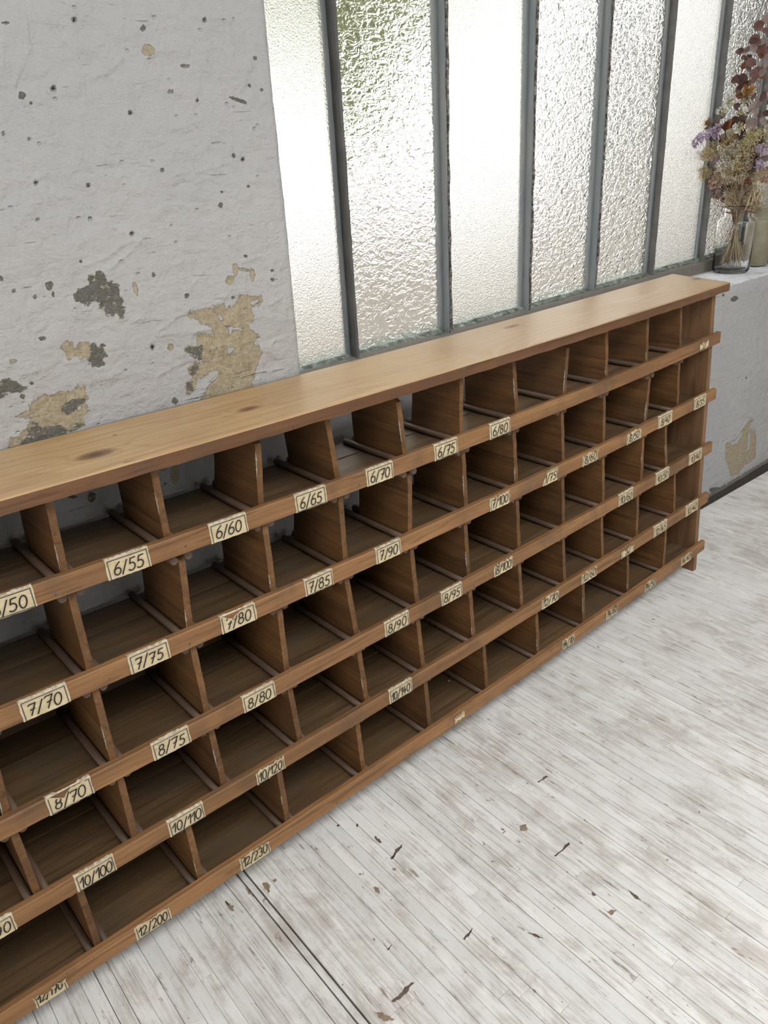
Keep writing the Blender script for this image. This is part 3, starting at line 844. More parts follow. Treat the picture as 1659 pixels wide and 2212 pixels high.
# ------------------------------------------------------------------ outside, seen only through the textured glass
def outside():
    t = simple('gravel', (0.19, 0.172, 0.15), 0.9, 0.2, 0.3, 0.8, (0.155, 0.142, 0.128))
    g = mesh_obj('ground', *box_data(-40, 90, 2.6, 46, -2.9, -2.6), MAT['gravel'])
    tag(g, 'pale gravel yard outside the window', 'ground', kind='structure')
    simple('leafy', (0.11, 0.13, 0.05), 0.8, 0.2, 0.4, 3.0, (0.18, 0.20, 0.10))
    simple('bark', (0.10, 0.08, 0.06), 0.9)
    simple('render_wall', (0.145, 0.148, 0.138), 0.9, 0.2, 0.1, 0.5)
    simple('shutter', (0.28, 0.31, 0.30), 0.7)
    def tree(x, y, zc, r, label, seed):
        e = empty('garden_tree', (x, y, -2.6)); tag(e, label, 'tree', 'trees outside the window')
        bm = bmesh.new(); rn = random.Random(seed)
        for k in range(26):
            a = Vector((rn.gauss(0, 1), rn.gauss(0, 1), rn.gauss(0, .8))).normalized() * r * rn.uniform(.25, .85)
            mt = Matrix.Translation(a + Vector((x, y, zc))) @ Matrix.Diagonal((1, 1, .8, 1))
            ret = bmesh.ops.create_icosphere(bm, subdivisions=2, radius=r * rn.uniform(.25, .45), matrix=mt)
            for vv in ret['verts']: vv.co += Vector((rn.uniform(-1, 1), rn.uniform(-1, 1), rn.uniform(-1, 1))) * r * .05
        me = bpy.data.meshes.new('crown'); bm.to_mesh(me); bm.free(); me.materials.append(MAT['leafy'])
        c = bpy.data.objects.new('crown', me); COL.objects.link(c); adopt(c, e)
        adopt(mesh_obj('trunk', *tube_data([(x, y, -2.6), (x + .1, y, (zc - 2.6) / 2), (x, y, zc)], [.28, .2, .12], 10), MAT['bark']), e)
    for (px, py, dist, r, lab, sd) in [(820, -260, 42.0, 8.5, 'green leafy tree showing through the hammered pane next to the pier', 5), (600, -300, 20.0, 6.8, 'green leafy tree half hidden behind the plaster pier', 8)]:
        P = on_y(px, py, dist); tree(P[0], P[1], P[2], r, lab, sd)
    PB = on_y(1445, 330, 34.0)
    e = empty('outbuilding', (PB[0] + 12, 38, -2.6)); tag(e, 'pale rendered building blurred behind the rightmost panes', 'building')
    adopt(mesh_obj('wall', *box_data(PB[0], PB[0] + 24, 34, 44, -2.6, 16), MAT['render_wall']), e)
    adopt(mesh_obj('roof', *box_data(PB[0] - .5, PB[0] + 24.5, 33.5, 44.5, 16, 16.5), MAT['shutter']), e)
outside()

# ------------------------------------------------------------------ the pigeonhole cabinet
cab = empty('pigeonhole_cabinet', (0.75, 1.22, 0.0))
tag(cab, 'long low wooden pigeonhole cabinet with handwritten size labels along five front rails', 'cabinet')
def cpart(o): return adopt(o, cab)
X0, X1 = -0.92, 2.3905
PAN_OUT = 2.366

def build_top():
    xs = np.concatenate([np.arange(-0.96, 2.0, 0.012), np.linspace(2.0, 2.4045, 50)])
    yf, yb, th = 1.1247, 1.3593, 0.024
    ys = np.linspace(0, 1, 44)
    knots = [(537, 883, .030, .015), (207, 984, .040, .022), (1105, 705, .036, .014), (1507, 605, .04, .013)]
    K = [(*on_z(px, py, 0.976)[:2], a, b) for px, py, a, b in knots]
    Xg, T = np.meshgrid(xs, ys, indexing='ij')
    Yg = yf + (yb - yf) * T + bow(Xg)
    wave = (fbm(Xg * 9, T * 2, 41) - 0.5) * 0.0016
    Yg = Yg + np.where(T == 0, wave, 0)
    Xs = Xg + np.clip((Xg - 2.0) / 0.4045, 0, 1) * 0.31 * T * (yb - yf)
    Zg = top_z(Xg) - 0.0014 * np.exp(-((T) / 0.012) ** 2)
    grain = (Yg - 1.24 + 0.02 * np.sin(Xg * 1.3)) * 42 + (fbm(Xg * 1.6, Yg * 7, 77) - 0.5) * 5.5
    # cathedral arches on the right half
    arch = np.clip((Xg - 0.9) / 0.6, 0, 1)
    cy = 1.255 + 0.012 * np.sin(Xg * 3)
    grain = grain * (1 - arch) + arch * (np.sqrt(((Yg - cy) / 0.016) ** 2 + ((np.mod(Xg * 0.95, 1.0) - .5) / 0.22) ** 2 + .2) * 0.85 + grain * 0.16)
    knot = np.zeros_like(Xg)
    for kx, ky, a, b in K:
        d2 = ((Xs - kx) / a) ** 2 + ((Yg - ky) / b) ** 2
        grain += 2.6 * np.exp(-d2 * 0.5) * np.where(Yg > ky, 1, -1); knot = np.maximum(knot, np.exp(-d2 * 1.1))
    crack = np.zeros_like(Xg)
    for (ax, ay, bx, by, w) in [(258, 1003, 322, 984, .0016), (332, 991, 372, 978, .0016), (220, 945, 258, 938, .002), (1345, 683, 1377, 672, .0016)]:
        A = on_z(ax, ay, 0.977); B = on_z(bx, by, 0.977); e = (B - A)[:2]
        t = np.clip(((Xs - A[0]) * e[0] + (Yg - A[1]) * e[1]) / (e @ e), 0, 1)
        d = np.hypot(Xs - A[0] - t * e[0], Yg - A[1] - t * e[1])
        crack = np.maximum(crack, np.clip(1.25 - d / (w * 1.4), 0, 1))
    G = np.stack([Xs, Yg, Zg], -1)
    nu, nv = G.shape[:2]; b = nu * nv
    ev = []; ef = []
    for i in range(nu):
        for (T_, src) in ((0, 0), (1, nv - 1)):
            p = G[i, src]; ev.append((p[0], p[1] + (0.0012 * math.sin(i * .7) if T_ == 0 else 0), top_z(xs[i]) - th + (fbm(np.array(xs[i] * 20), np.array(1.0), 7) - .5) * .002))
    for i in range(nu - 1):
        f0, f1 = i * nv, (i + 1) * nv
        ef.append((f0, b + 2 * i, b + 2 * i + 2, f1))                       # front edge
        ef.append((f0 + nv - 1, f1 + nv - 1, b + 2 * i + 3, b + 2 * i + 1))   # back edge
        ef.append((b + 2 * i, b + 2 * i + 1, b + 2 * i + 3, b + 2 * i + 2))   # underside
    L = (nu - 1)
    ef.append(tuple([b + 2 * L + 1] + [L * nv + j for j in range(nv)][::-1] + [b + 2 * L])[::-1])
    ef.append(tuple([b + 1] + [j for j in range(nv)][::-1] + [b]))
    o = grid_mesh('top_board', G, None, MAT['wood_top'], {'grain': grain, 'knot': knot, 'crack': crack}, extra=(ev, ef))
    bm = bmesh.new(); bm.from_mesh(o.data); bmesh.ops.recalc_face_normals(bm, faces=bm.faces); bm.to_mesh(o.data); bm.free()
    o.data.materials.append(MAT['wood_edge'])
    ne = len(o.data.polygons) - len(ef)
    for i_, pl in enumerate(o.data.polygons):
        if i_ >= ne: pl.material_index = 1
    cpart(o); o['label'] = 'honey-brown top board with knots and long grain'
build_top()

# rails
def build_rail(k):
    xs = np.arange(X0, X1 + 0.001, 0.02); xs[-1] = X1
    def sec(x):
        z = float(rail_z(k, x)); j = lambda s, a: float((fbm(np.array(x * 25.0), np.array(k * 3.1 + s), 50 + k) - 0.5) * a)
        zt = z + RAIL_H + j(1, .002); zb = z + j(2, .0012)
        yf = float(front_y(x, z)); yt = float(front_y(x, z + RAIL_H)); c = 0.0018 + abs(j(3, .003))
        return [(x, yf, zb + .0006), (x, yt - .0002, zt - c), (x, yt + c * .8, zt), (x, yt + RAIL_T, zt), (x, yf + RAIL_T, zb), (x, yf + .0008, zb)]
    o = cpart(sweep('rail', xs, sec, MAT['wood_rail']))
for k in range(5): build_rail(k)

# shelves of three long planks
SHELF_TOP = 0.0125
def build_shelf(k):
    cuts = [0.0, 0.105, 0.165, 1.0]
    depth = lambda x: (1.0)
    for a, b, dz in ((0.0, 0.34, 0.0), (0.34, 0.63, -0.0012), (0.63, 1.0, 0.0006)):
        xs = np.arange(X0 + 0.02, PAN_OUT - 0.0215, 0.05); xs[-1] = PAN_OUT - 0.0222
        def sec(x):
            z = float(rail_z(k, x)); y0 = float(front_y(x, z)) + RAIL_T + 0.0005; y1 = BACK_Y + float(bow(x))
            A = y0 + (y1 - y0) * a + (.0005 if a > 0 else 0); B = y0 + (y1 - y0) * b - (.0005 if b < 1 else 0)
            zt = z + SHELF_TOP + dz; zb = z - 0.003
            return [(x, A, zb), (x, A, zt), (x, B, zt), (x, B, zb)]
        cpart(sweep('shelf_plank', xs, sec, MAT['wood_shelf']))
for k in range(5): build_shelf(k)

# side panels
def build_panel(xo, xi):
    V = []
    zs = np.linspace(0, 1, 14)
    Fc = []
    for i, q in enumerate(zs):
        ztop = float(top_z(xo)) - 0.0245
        z = q * ztop
        yf = float(front_y(xo, z)) + RAIL_T + 0.0005; yb = BACK_Y + 0.002 + float(bow(xo))
        jf = random.uniform(-.0006, .0006)
        V += [(xo, yf + jf, z), (xi, yf + jf, z), (xi, yb, z), (xo, yb, z)]
        if i:
            a = 4 * (i - 1); Fc += [(a + j, a + (j + 1) % 4, a + 4 + (j + 1) % 4, a + 4 + j) for j in range(4)]
    Fc += [(0, 1, 2, 3), tuple(4 * 13 + j for j in (3, 2, 1, 0))]
    o = mesh_obj('side_panel', V, Fc, MAT['wood_panel'])
    bm = bmesh.new(); bm.from_mesh(o.data); bmesh.ops.recalc_face_normals(bm, faces=bm.faces); bm.to_mesh(o.data); bm.free()
    cpart(o)
build_panel(PAN_OUT, PAN_OUT - 0.0215)
build_panel(X0 + 0.0, X0 + 0.0195)

# back boards added to keep light out of the three lower rows
for (za, zb_) in ((0.055, 0.235), (0.237, 0.415), (0.417, 0.592)):
    xs_p = np.arange(X0 + 0.02, PAN_OUT - 0.0215, 0.06); xs_p[-1] = PAN_OUT - 0.0222
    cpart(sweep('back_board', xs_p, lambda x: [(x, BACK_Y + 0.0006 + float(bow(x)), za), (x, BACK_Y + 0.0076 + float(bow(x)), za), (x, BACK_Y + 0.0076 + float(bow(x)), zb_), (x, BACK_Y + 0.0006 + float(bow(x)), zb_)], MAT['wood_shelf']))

# dividers: (foot pixel, head pixel, chamfered head)
ROWS = [
 [((138.5,1226.3),(106.7,1085.6),0), ((361.5,1152.8),(333,1017.5),0), ((565,1084.5),(560.5,968.7),1), ((730.4,1030),(706.7,901.5),0), ((876.3,977.5),(862,868),1),
  ((998,931.5),(998,813),0), ((1118,889.5),(1111.7,778.7),0), ((1221,847.4),(1227,759.7),1), ((1311.3,808.9),(1312.8,715.4),0), ((1398.4,774.8),(1401.4,686.8),0), ((1471.3,744),(1473.7,662.7),0)],
 [((194,1439),(156,1292),0), ((409.4,1348),(398.5,1259),1), ((590,1270),(573.6,1141.4),0), ((745.6,1202.4),(737,1082),0), ((886.4,1140.8),(884.8,1042),1),
  ((1006.2,1084.3),(1001.4,977.3),0), ((1115.4,1035),(1110.7,933.3),0), ((1217,990.6),(1214.8,891.7),0), ((1305.2,943),(1305.8,850),0), ((1394.5,902.9),(1405,830.6),1), ((1464,869.7),(1468,777.8),0)],
 [((12,1747),(-28,1590),0), ((243.6,1633.6),(209,1501.6),0), ((446.8,1533.3),(419.3,1408.5),0), ((619,1443.9),(604.5,1321.8),0), ((770,1367.5),(750.5,1258.5),0), ((900.9,1293.7),(890,1194),0),
  ((1011.8,1232.6),(1005,1133),0), ((1121,1176.6),(1117.5,1083.5),0), ((1217,1125),(1215.7,1037),0), ((1303.7,1077.3),(1303.5,993),0), ((1385.6,1032.4),(1389.8,948.6),0), ((1439,991),(1438.6,927.7),0)],
 [((77.5,1921),(32,1804),0), ((290,1799),(262,1690),0), ((483.5,1689.8),(457.3,1582),0), ((647.4,1594.4),(627,1492.7),0), ((791.7,1508),(776.9,1414),0), ((913.6,1431.5),(903,1339.6),0),
  ((1023,1369),(1016,1277.8),0), ((1127.5,1305),(1122,1220.6),0), ((1220,1249),(1217,1167.8),0), ((1301.7,1198),(1300.2,1118.7),0), ((1376.2,1149.5),(1378.2,1070.7),0), ((1457,1106.4),(1458.3,1026.3),0)],
 [((211,2037.5),(174.8,1931.5),0), ((432.9,1892),(408.5,1794.7),0), ((620.8,1768.5),(604.5,1671),0), ((784.8,1660.6),(773.6,1572.3),0), ((927,1559.6),(919.6,1473.7),0),
  ((1051.6,1479.7),(1045.3,1396.9),0), ((1163,1402.9),(1159,1324.5),0), ((1261.7,1338),(1260,1264),0), ((1356.6,1273.3),(1356,1201),0), ((1433.7,1218.6),(1438.6,1147),0)]]

dow_me = {}
def dowel_mesh(L):
    key = round(L, 2)
    if key not in dow_me:
        V, Fc = tube_data([(0, y, 0) for y in np.linspace(0, key, 5)], 0.0072, 10)
        me = bpy.data.meshes.new('dowel'); me.from_pydata([tuple(v) for v in V], [], Fc); me.update()
        me.polygons.foreach_set('use_smooth', [len(p.vertices) == 4 for p in me.polygons])
        me.materials.append(MAT['wood_dowel']); dow_me[key] = me
    return dow_me[key], key
def dowel(x, y0, y1, z):
    me, L = dowel_mesh(y1 - y0)
    o = bpy.data.objects.new('dowel', me); COL.objects.link(o)
    o.location = (x, y0, z); o.rotation_euler = (0, random.uniform(0, 6), 0)
    cpart(o)

TH = 0.0125
def divider(row, xb, xt, cham):
    zb = float(rail_z(row, xb)) + SHELF_TOP
    zt = (float(top_z(xt)) - 0.0245 if row == 0 else float(rail_z(row - 1, xt)) - 0.0035)
    if cham: zt -= random.uniform(0.002, 0.005)
    n = 9
    def yfr(x, z): return float(front_y(x, z)) + RAIL_T + 0.0015
    yb = BACK_Y - 0.041 + float(bow(xb)) + random.uniform(-.003, .003); yd = BACK_Y - 0.004 + float(bow(xb))
    c = 0.014 if cham else 0.004
    out = []
    for i in range(n):
        z = zb + (zt - c - zb) * i / (n - 1)
        out.append((yfr(xb, z) + random.uniform(-.0008, .0008) + (0.0 if row else 0.002), z))
    out.append((out[-1][0] + c * (1.6 if cham else 1), zt))
    out.append((yb, zt)); 
    for i in range(5): out.append((yb + random.uniform(-.002, .001), zt + (zb - zt) * (i + 1) / 5))
    V = []; m = len(out)
    for s in (-1, 1):
        for (y, z) in out:
            q = (z - zb) / (zt - zb)
            V.append((xb + (xt - xb) * q + s * (TH / 2 + random.uniform(-.0005, .0003)), y, z))
    Fc = [tuple(range(m)), tuple(range(2 * m - 1, m - 1, -1))]
    for j in range(m): Fc.append((j, j + m, (j + 1) % m + m, (j + 1) % m))
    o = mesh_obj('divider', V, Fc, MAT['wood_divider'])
    bm = bmesh.new(); bm.from_mesh(o.data); bmesh.ops.recalc_face_normals(bm, faces=bm.faces); bm.to_mesh(o.data); bm.free()
    cpart(o)
    # flaked paint along the worn front corner
    if random.random() < 0.45:
        a = random.uniform(0.1, 0.5); b = a + random.uniform(0.15, 0.4)
        V2 = []; F2 = []; N = 9
        for i in range(N):
            q = a + (b - a) * i / (N - 1); z = zb + (zt - zb) * q; x = xb + (xt - xb) * q - TH / 2 - 0.0006
            w = 0.0024 * math.sin(math.pi * (i + .3) / N) * random.uniform(.5, 1.1)
            y = yfr(xb, z) - 0.0008 + (0 if row else .002)
            V2 += [(x, y + w, z), (x, y, z), (x + w * .9, y - .0004, z)]
            if i:
                k = 3 * (i - 1); F2 += [(k, k + 1, k + 4, k + 3), (k + 1, k + 2, k + 5, k + 4)]
        p = mesh_obj('paint_flake', V2, F2, MAT['old_paint'])
        adopt(p, cab); p.parent = o; p.matrix_parent_inverse = Matrix.Identity(4)
        p.matrix_parent_inverse = (Matrix.Translation(cab.location) @ o.matrix_parent_inverse).inverted()
    # dowels that hold it, foot and head
    r = 0.0072
    for s in (-1, 1):
        dowel(xb + s * (TH / 2 + r + .0008), yfr(xb, zb) + 0.004, yd + random.uniform(-.008, .003), zb + r)
        if row: dowel(xt + s * (TH / 2 + r + .0008), yfr(xt, zt) - 0.001 + random.uniform(0, .003), yd + random.uniform(-.010, .002), zt + 0.0005 - r + .0)

for row, lst in enumerate(ROWS):
    feet = []
    for (fp, hp_, ch) in lst:
        B = on_front(*fp, RAIL_T + 0.0015); Tt = on_front(*hp_, RAIL_T + 0.0015)
        zb = float(rail_z(row, B[0])) + SHELF_TOP
        ztop = float(top_z(B[0])) - .0245 if row == 0 else float(rail_z(row - 1, B[0])) - .0035
        sl = (Tt[0] - B[0]) / max(Tt[2] - B[2], 0.03); sl = max(-0.12, min(0.12, sl))
        xb = B[0] - sl * (B[2] - zb); xt = xb + sl * (ztop - zb)
        divider(row, xb, xt, ch); feet.append(xb)
    # the row goes on to the left, out of the photograph
    st = (0.165, 0.165, 0.165, 0.17, 0.195)[row]
    x = min(feet) - st
    while x > X0 + 0.08:
        divider(row, x, x + random.uniform(-.008, .008), 0); x -= st * random.uniform(.92, 1.08)

# nail heads
def nail(px, py, k):
    P = on_front(px, py); r = 0.0026
    V = [(P[0], front_y(P[0], P[2]) - .0009, P[2])]
    for j in range(10):
        a = 2 * math.pi * j / 10; x = P[0] + r * math.cos(a); z = P[2] + r * math.sin(a)
        V.append((x, front_y(x, z) - .0002, z))
    cpart(mesh_obj('nail_head', V, [(0, 1 + (j + 1) % 10, 1 + j) for j in range(10)], MAT['nail']))
for px, py in [(401,1180),(776,1047),(1150,904),(410,1391),(1133,1061),(1380,923),(1403,921),(622.5,1482),(1024,1265),(1178.6,1180),(1303,1108.5),(1463,1011),(1110,1350),(1463,1120),(1522,1076),(1518,1182),(778,1555),(728,1735),(885,1629),(970,1471),(1274,1370),(120,1284)]:
    nail(px, py, 0)

# ------------------------------------------------------------------ handwritten labels
def arc(cx, cy, rx, ry, a0, a1, n=14):
    return [(cx + rx * math.cos(math.radians(a0 + (a1 - a0) * i / n)), cy + ry * math.sin(math.radians(a0 + (a1 - a0) * i / n))) for i in range(n + 1)]
GL = {
 '0': [arc(.30, .5, .27, .5, 100, 460, 22)],
 '1': [[(.02, .62), (.34, 1.0), (.30, 0.0)]],
 '2': [arc(.28, .72, .24, .27, 160, -40, 12) + [(.02, .02), (.56, .06)]],
 '3': [arc(.26, .75, .22, .24, 150, -90, 12) + arc(.26, .25, .26, .26, 90, -150, 12)],
 '4': [[(.30, 1.0), (.04, .36), (.56, .40)], [(.40, .66), (.36, 0.0)]],
 '5': [[(.54, .98), (.18, .96), (.12, .56)] + arc(.26, .30, .28, .30, 115, -140, 14)],
 '6': [[(.46, 1.0), (.22, .78), (.06, .42)] + arc(.30, .28, .25, .28, 170, 530, 20)],
 '7': [[(.04, .90), (.12, .98), (.58, .98), (.26, 0.0)], [(.20, .48), (.52, .54)]],
 '8': [arc(.30, .76, .20, .23, 270, -90, 18) + arc(.30, .27, .25, .27, 90, 450, 18)],
 '9': [arc(.28, .72, .24, .26, 0, 360, 18) + [(.50, .5), (.42, .2), (.18, 0.0)]],
 '/': [[(.40, 1.05), (.02, -.10)]],
}
ADV = {'1': .46, '/': .50}
def text_strokes(s):
    x = 0; out = []
    for ch in s:
        sc = random.uniform(.93, 1.06); dy = random.uniform(-.03, .05)
        for st in GL[ch]: out.append([(x + a * sc + .16 * b * sc, dy + b * sc) for a, b in st])
        x += ADV.get(ch, .70) * random.uniform(.94, 1.06)
    return out, x

def label(k, pxl, pxr, text, tear=None, blue=True, width=None):
    """paper label glued on rail k between two pixels of its left and right edge"""
    R_ = on_front(*pxr)[0]
    L_ = on_front(*pxl)[0] if pxl else R_ - width
    w = R_ - L_; rn = random.Random(int(L_ * 1e4) + k)
    slope = (float(rail_z(k, R_)) - float(rail_z(k, L_))) / w
    z0 = lambda x: float(rail_z(k, x))
    def P(u, v, off):      # u 0..w, v 0..RAIL_H (bottom to top)
        x = L_ + u; z = z0(x) + v
        return (x, float(front_y(x, z)) - off, z)
    lo, hi = -0.0008, RAIL_H + 0.0004
    N = 16
    def jit(a): return rn.uniform(-a, a)
    bot = [(w * i / N, lo + abs(jit(.0009))) for i in range(N + 1)]
    topv = []
    for i in range(N + 1):
        u = w * i / N; t = hi
        if tear == 'top': t = hi * (0.56 + 0.10 * math.sin(i * .7) + rn.uniform(0, .10))
        elif tear == 'topdip': t = hi - (.012 * math.exp(-((i - 5) / 2.5) ** 2)) - (.004 if 3 < i < 14 else 0) * rn.random()
        elif tear == 'ragged': t = hi - rn.uniform(.001, .008)
        else: t = hi - rn.uniform(0, .0006)
        topv.append((u, t))
    sl = lambda v: jit(.0016 if tear else .0009)
    left = [(sl(0), RAIL_H * q) for q in (.75, .5, .25)]
    right = [(w + sl(0), RAIL_H * q) for q in (.25, .5, .75)]
    if tear == 'left':
        left = [(w * .22 + jit(.002), RAIL_H * .75), (w * .10 + jit(.002), RAIL_H * .5), (w * .02, RAIL_H * .25)]
        topv = [(max(u, w * .34), t) for u, t in topv]
    if tear == 'scrap':
        bot = [(u, lo + .004 + rn.uniform(0, .007)) for u, _ in bot]
        topv = [(u, hi * rn.uniform(.5, .85)) for u, _ in topv]
    outline = bot + right + topv[::-1] + left
    # fill: fan strips between bottom and top lines
    V = []; Fc = []
    def bend(u, v): return 0.0007 + (0.0008 * rn.random() if tear else 0.0003 * rn.random())
    m = len(outline)
    for (u, v) in outline: V.append(P(u, v, bend(u, v)))
    cu = sum(u for u, _ in outline) / m; cv = sum(v for _, v in outline) / m
    inner = [(cu + (u - cu) * .9, cv + (v - cv) * .86) for u, v in outline]
    for (u, v) in inner: V.append(P(u, v, 0.0009))
    V.append(P(cu, cv, .0009))
    for i in range(m):
        j = (i + 1) % m
        Fc += [(i, j, m + j, m + i), (m + i, m + j, 2 * m)]
    lab = mesh_obj('paper_label', V, Fc, MAT['paper'], None, True)
    cpart(lab)
    lab['label'] = 'aged cream paper label handwritten ' + text if not tear else 'torn cream paper label'
    def sub(name, v, f, mat):
        o = mesh_obj(name, v, f, MAT[mat]); o.parent = lab
        o.matrix_parent_inverse = (Matrix.Translation(cab.location) @ lab.matrix_parent_inverse).inverted()
        return o
    # folded strip over the top of the rail
    if tear in (None, 'topdip'):
        V = []; Fc = []
        for i in range(N + 1):
            u = w * i / N; x = L_ + u
            y = float(front_y(x, z0(x) + RAIL_H)); z = z0(x) + RAIL_H + .0012
            d = .0045 + jit(.0016)
            if tear == 'topdip' and 3 < i < 12: d = .001
            V += [(x, y - .0009, z - .0016), (x, y + .001, z), (x, y + d, z + .0004)]
            if i:
                a = 3 * (i - 1); Fc += [(a, a + 3, a + 4, a + 1), (a + 1, a + 4, a + 5, a + 2)]
        sub('folded_edge', V, Fc, 'paper_edge')
    ol = np.array(outline)
    def inside(u, v): return float(poly_sdf(np.array([u]), np.array([v]), ol)[0]) > 0.0004
    def ribbon(lines, wd, off, name, mat):
        V = []; Fc = []
        for ln in lines:
            for i in range(len(ln) - 1):
                (a, b), (c, d) = ln[i], ln[i + 1]
                if not (inside(a, b) and inside(c, d)): continue
                e = math.hypot(c - a, d - b) or 1e-9; nx, ny = -(d - b) / e * wd / 2, (c - a) / e * wd / 2
                tx, ty = (c - a) / e * wd * .35, (d - b) / e * wd * .35
                o = len(V)
                for (u, v) in ((a - tx + nx, b - ty + ny), (a - tx - nx, b - ty - ny), (c + tx - nx, d + ty - ny), (c + tx + nx, d + ty + ny)):
                    V.append(P(u, v, off + 1e-6 * (len(V) % 37)))
                Fc.append((o, o + 1, o + 2, o + 3))
        if V: sub(name, V, Fc, mat)
    ins = .0042
    def dens(pts):
        out = []
        for i in range(len(pts) - 1):
            for k_ in range(10): out.append((pts[i][0] + (pts[i+1][0] - pts[i][0]) * k_ / 10, pts[i][1] + (pts[i+1][1] - pts[i][1]) * k_ / 10))
        return out + [pts[-1]]
    a_, b_ = ins, w - ins * .9; c_, d_ = .0022, RAIL_H - .0022
    border = [dens([(a_, lo + .0014), (a_ - .0004, d_), (b_, d_ + .0003), (b_ + .0004, lo + .0014)])]
    if rn.random() < .5: border.append(dens([(a_, c_ - .0006), (b_, c_ - .0006)]))
    if tear != 'scrap': ribbon(border, .0013, .0022, 'border_line', 'ink_blue')
    if text:
        st, adv = text_strokes(text)
        hgt = min(.0210, (w - .012) / adv * 1.3); wid = min(hgt, (w - .012) / adv)
        u0 = (w - adv * wid) / 2 - .001; v0 = (RAIL_H - hgt) / 2 - .0012
        S = [[(u0 + a * wid, v0 + b * hgt) for a, b in s] for s in st]
        S = [dens(q) if len(q) < 8 else q for q in S]
        ribbon(S, .0021, .0025, 'lettering', 'ink')

LABELS = [
 (0, None, (74,1284.5), '6/50', None, .074), (0, (228,1228.5), (322.6,1200), '6/55'), (0, (452,1151), (533,1124), '6/60'), (0, (637,1089), (704,1065.7), '6/65'),
 (0, (790.8,1032), (848.6,1013), '6/70'), (0, (937.5,977), (987.8,959), '6/75'), (0, (1057.5,931.5), (1101.6,915), '6/80'), (0, (1512,747), (1530,739), '0', 'scrap'),
 (1, (43.4,1537), (147.4,1495), '7/70'), (1, (279.4,1439), (365,1401), '7/75'), (1, (476,1349), (552,1320), '7/80', 'topdip'), (1, (658,1273), (719,1246), '7/85'),
 (1, (811.6,1204), (865.5,1180), '7/90'), (1, (1057.5,1091.6), (1101,1075), '7/100', 'ragged'), (1, (1172,1038), (1204,1020), '1/75', 'left'), (1, (1257.7,996), (1292,982), '8/60', 'ragged'),
 (1, (1353.5,951), (1385,936), '8/50', 'ragged'), (1, (1421.4,913), (1452,902), '8/40'), (1, (1499,874.7), (1525,862), '8/35'),
 (2, (99.5,1734.7), (199,1693), '8/70', 'topdip'), (2, (328,1622), (409.4,1584), '8/75'), (2, (524,1522), (594,1488), '8/80'), (2, (830.6,1358), (883,1332.6), '8/90'),
 (2, (952.7,1293), (998,1274.8), '8/95'), (2, (1066.7,1232.6), (1107,1213), '8/100', 'ragged'), (2, (1336,1080.5), (1368,1062), '10/60'), (2, (1416,1035), (1445.5,1017.7), '10/50'), (2, (1488,990.5), (1516,978), '10/40'),
 (3, None, (31,1987), '10/90', None, .07), (3, (162,1906), (247.7,1859.7), '10/100'), (3, (362.4,1785.6), (440,1745.8), '10/110'), (3, (553,1680.7), (615.5,1652.6), '10/120', 'ragged'),
 (3, (840.6,1508), (889.8,1477.8), '10/140'), (3, (1169.7,1299), (1206,1282), '12/70', 'ragged'), (3, (1255.6,1249), (1288.8,1231), '12/60', 'ragged'), (3, (1341.5,1199.5), (1368.7,1183), '52', 'top'),
 (3, (1411.5,1150.8), (1440.6,1133.5), '12/45'), (3, (1480.5,1105), (1507.6,1090), '12/40'),
 (4, (71.8,2160.6), (142.4,2116.7), '12/170', 'top'), (4, (290,2010), (367,1968), '12/200', 'ragged'), (4, (518.8,1870.6), (583,1830.8), '12/230', 'ragged'), (4, (981.4,1553.6), (1002.5,1537), '', 'scrap'),
 (4, (1213.4,1396.9), (1240.6,1375.8), '14/70', 'ragged'), (4, (1308.4,1333.6), (1334,1312.5), '14/60', 'ragged'), (4, (1391.8,1266.7), (1416.4,1255.6), '14/50', 'ragged'), (4, (1469.4,1217.4), (1492.9,1202.6), '14/40', 'ragged')]
for L in LABELS:
    label(L[0], L[1], L[2], L[3], L[4] if len(L) > 4 else None, True, L[5] if len(L) > 5 else None)

# ------------------------------------------------------------------ jar, stoneware bottle and dried flowers on the sill
JC = on_z(1577, 587, Z_SILL + 0.002)
def at_plane(px, py, c, depth=0.0):
    """pixel -> point on the upright plane through c that faces the room's long diagonal"""
    n = np.array([c[0], c[1], 0.0]); n /= np.linalg.norm(n)
    d = ray(px, py); t = (n @ (c - CAM) + depth) / (n @ d)
    return CAM + d * t
def jar():
    e = empty('glass_jar', tuple(JC)); tag(e, 'clear glass apothecary jar holding dried stems on the window sill', 'jar')
    outer = [(0.0, 0.0), (0.058, 0.0), (0.066, 0.003), (0.0705, 0.012), (0.0705, 0.185), (0.069, 0.195), (0.062, 0.204), (0.050, 0.209), (0.0475, 0.216), (0.0475, 0.244), (0.052, 0.248), (0.0525, 0.252)]
    inner = [(0.050, 0.252), (0.0455, 0.245), (0.0455, 0.214), (0.049, 0.206), (0.060, 0.201), (0.0665, 0.193), (0.0680, 0.184), (0.0680, 0.016), (0.060, 0.010), (0.0, 0.008)]
    V, Fc = lathe_data(outer + inner, 48)
    o = mesh_obj('jar_body', V, Fc, MAT['clear_glass'], None, True)
    bm = bmesh.new(); bm.from_mesh(o.data); bmesh.ops.remove_doubles(bm, verts=bm.verts, dist=1e-5); bmesh.ops.recalc_face_normals(bm, faces=bm.faces); bm.to_mesh(o.data); bm.free()
    o.data.polygons.foreach_set('use_smooth', [True] * len(o.data.polygons))
    o.parent = e
jar()

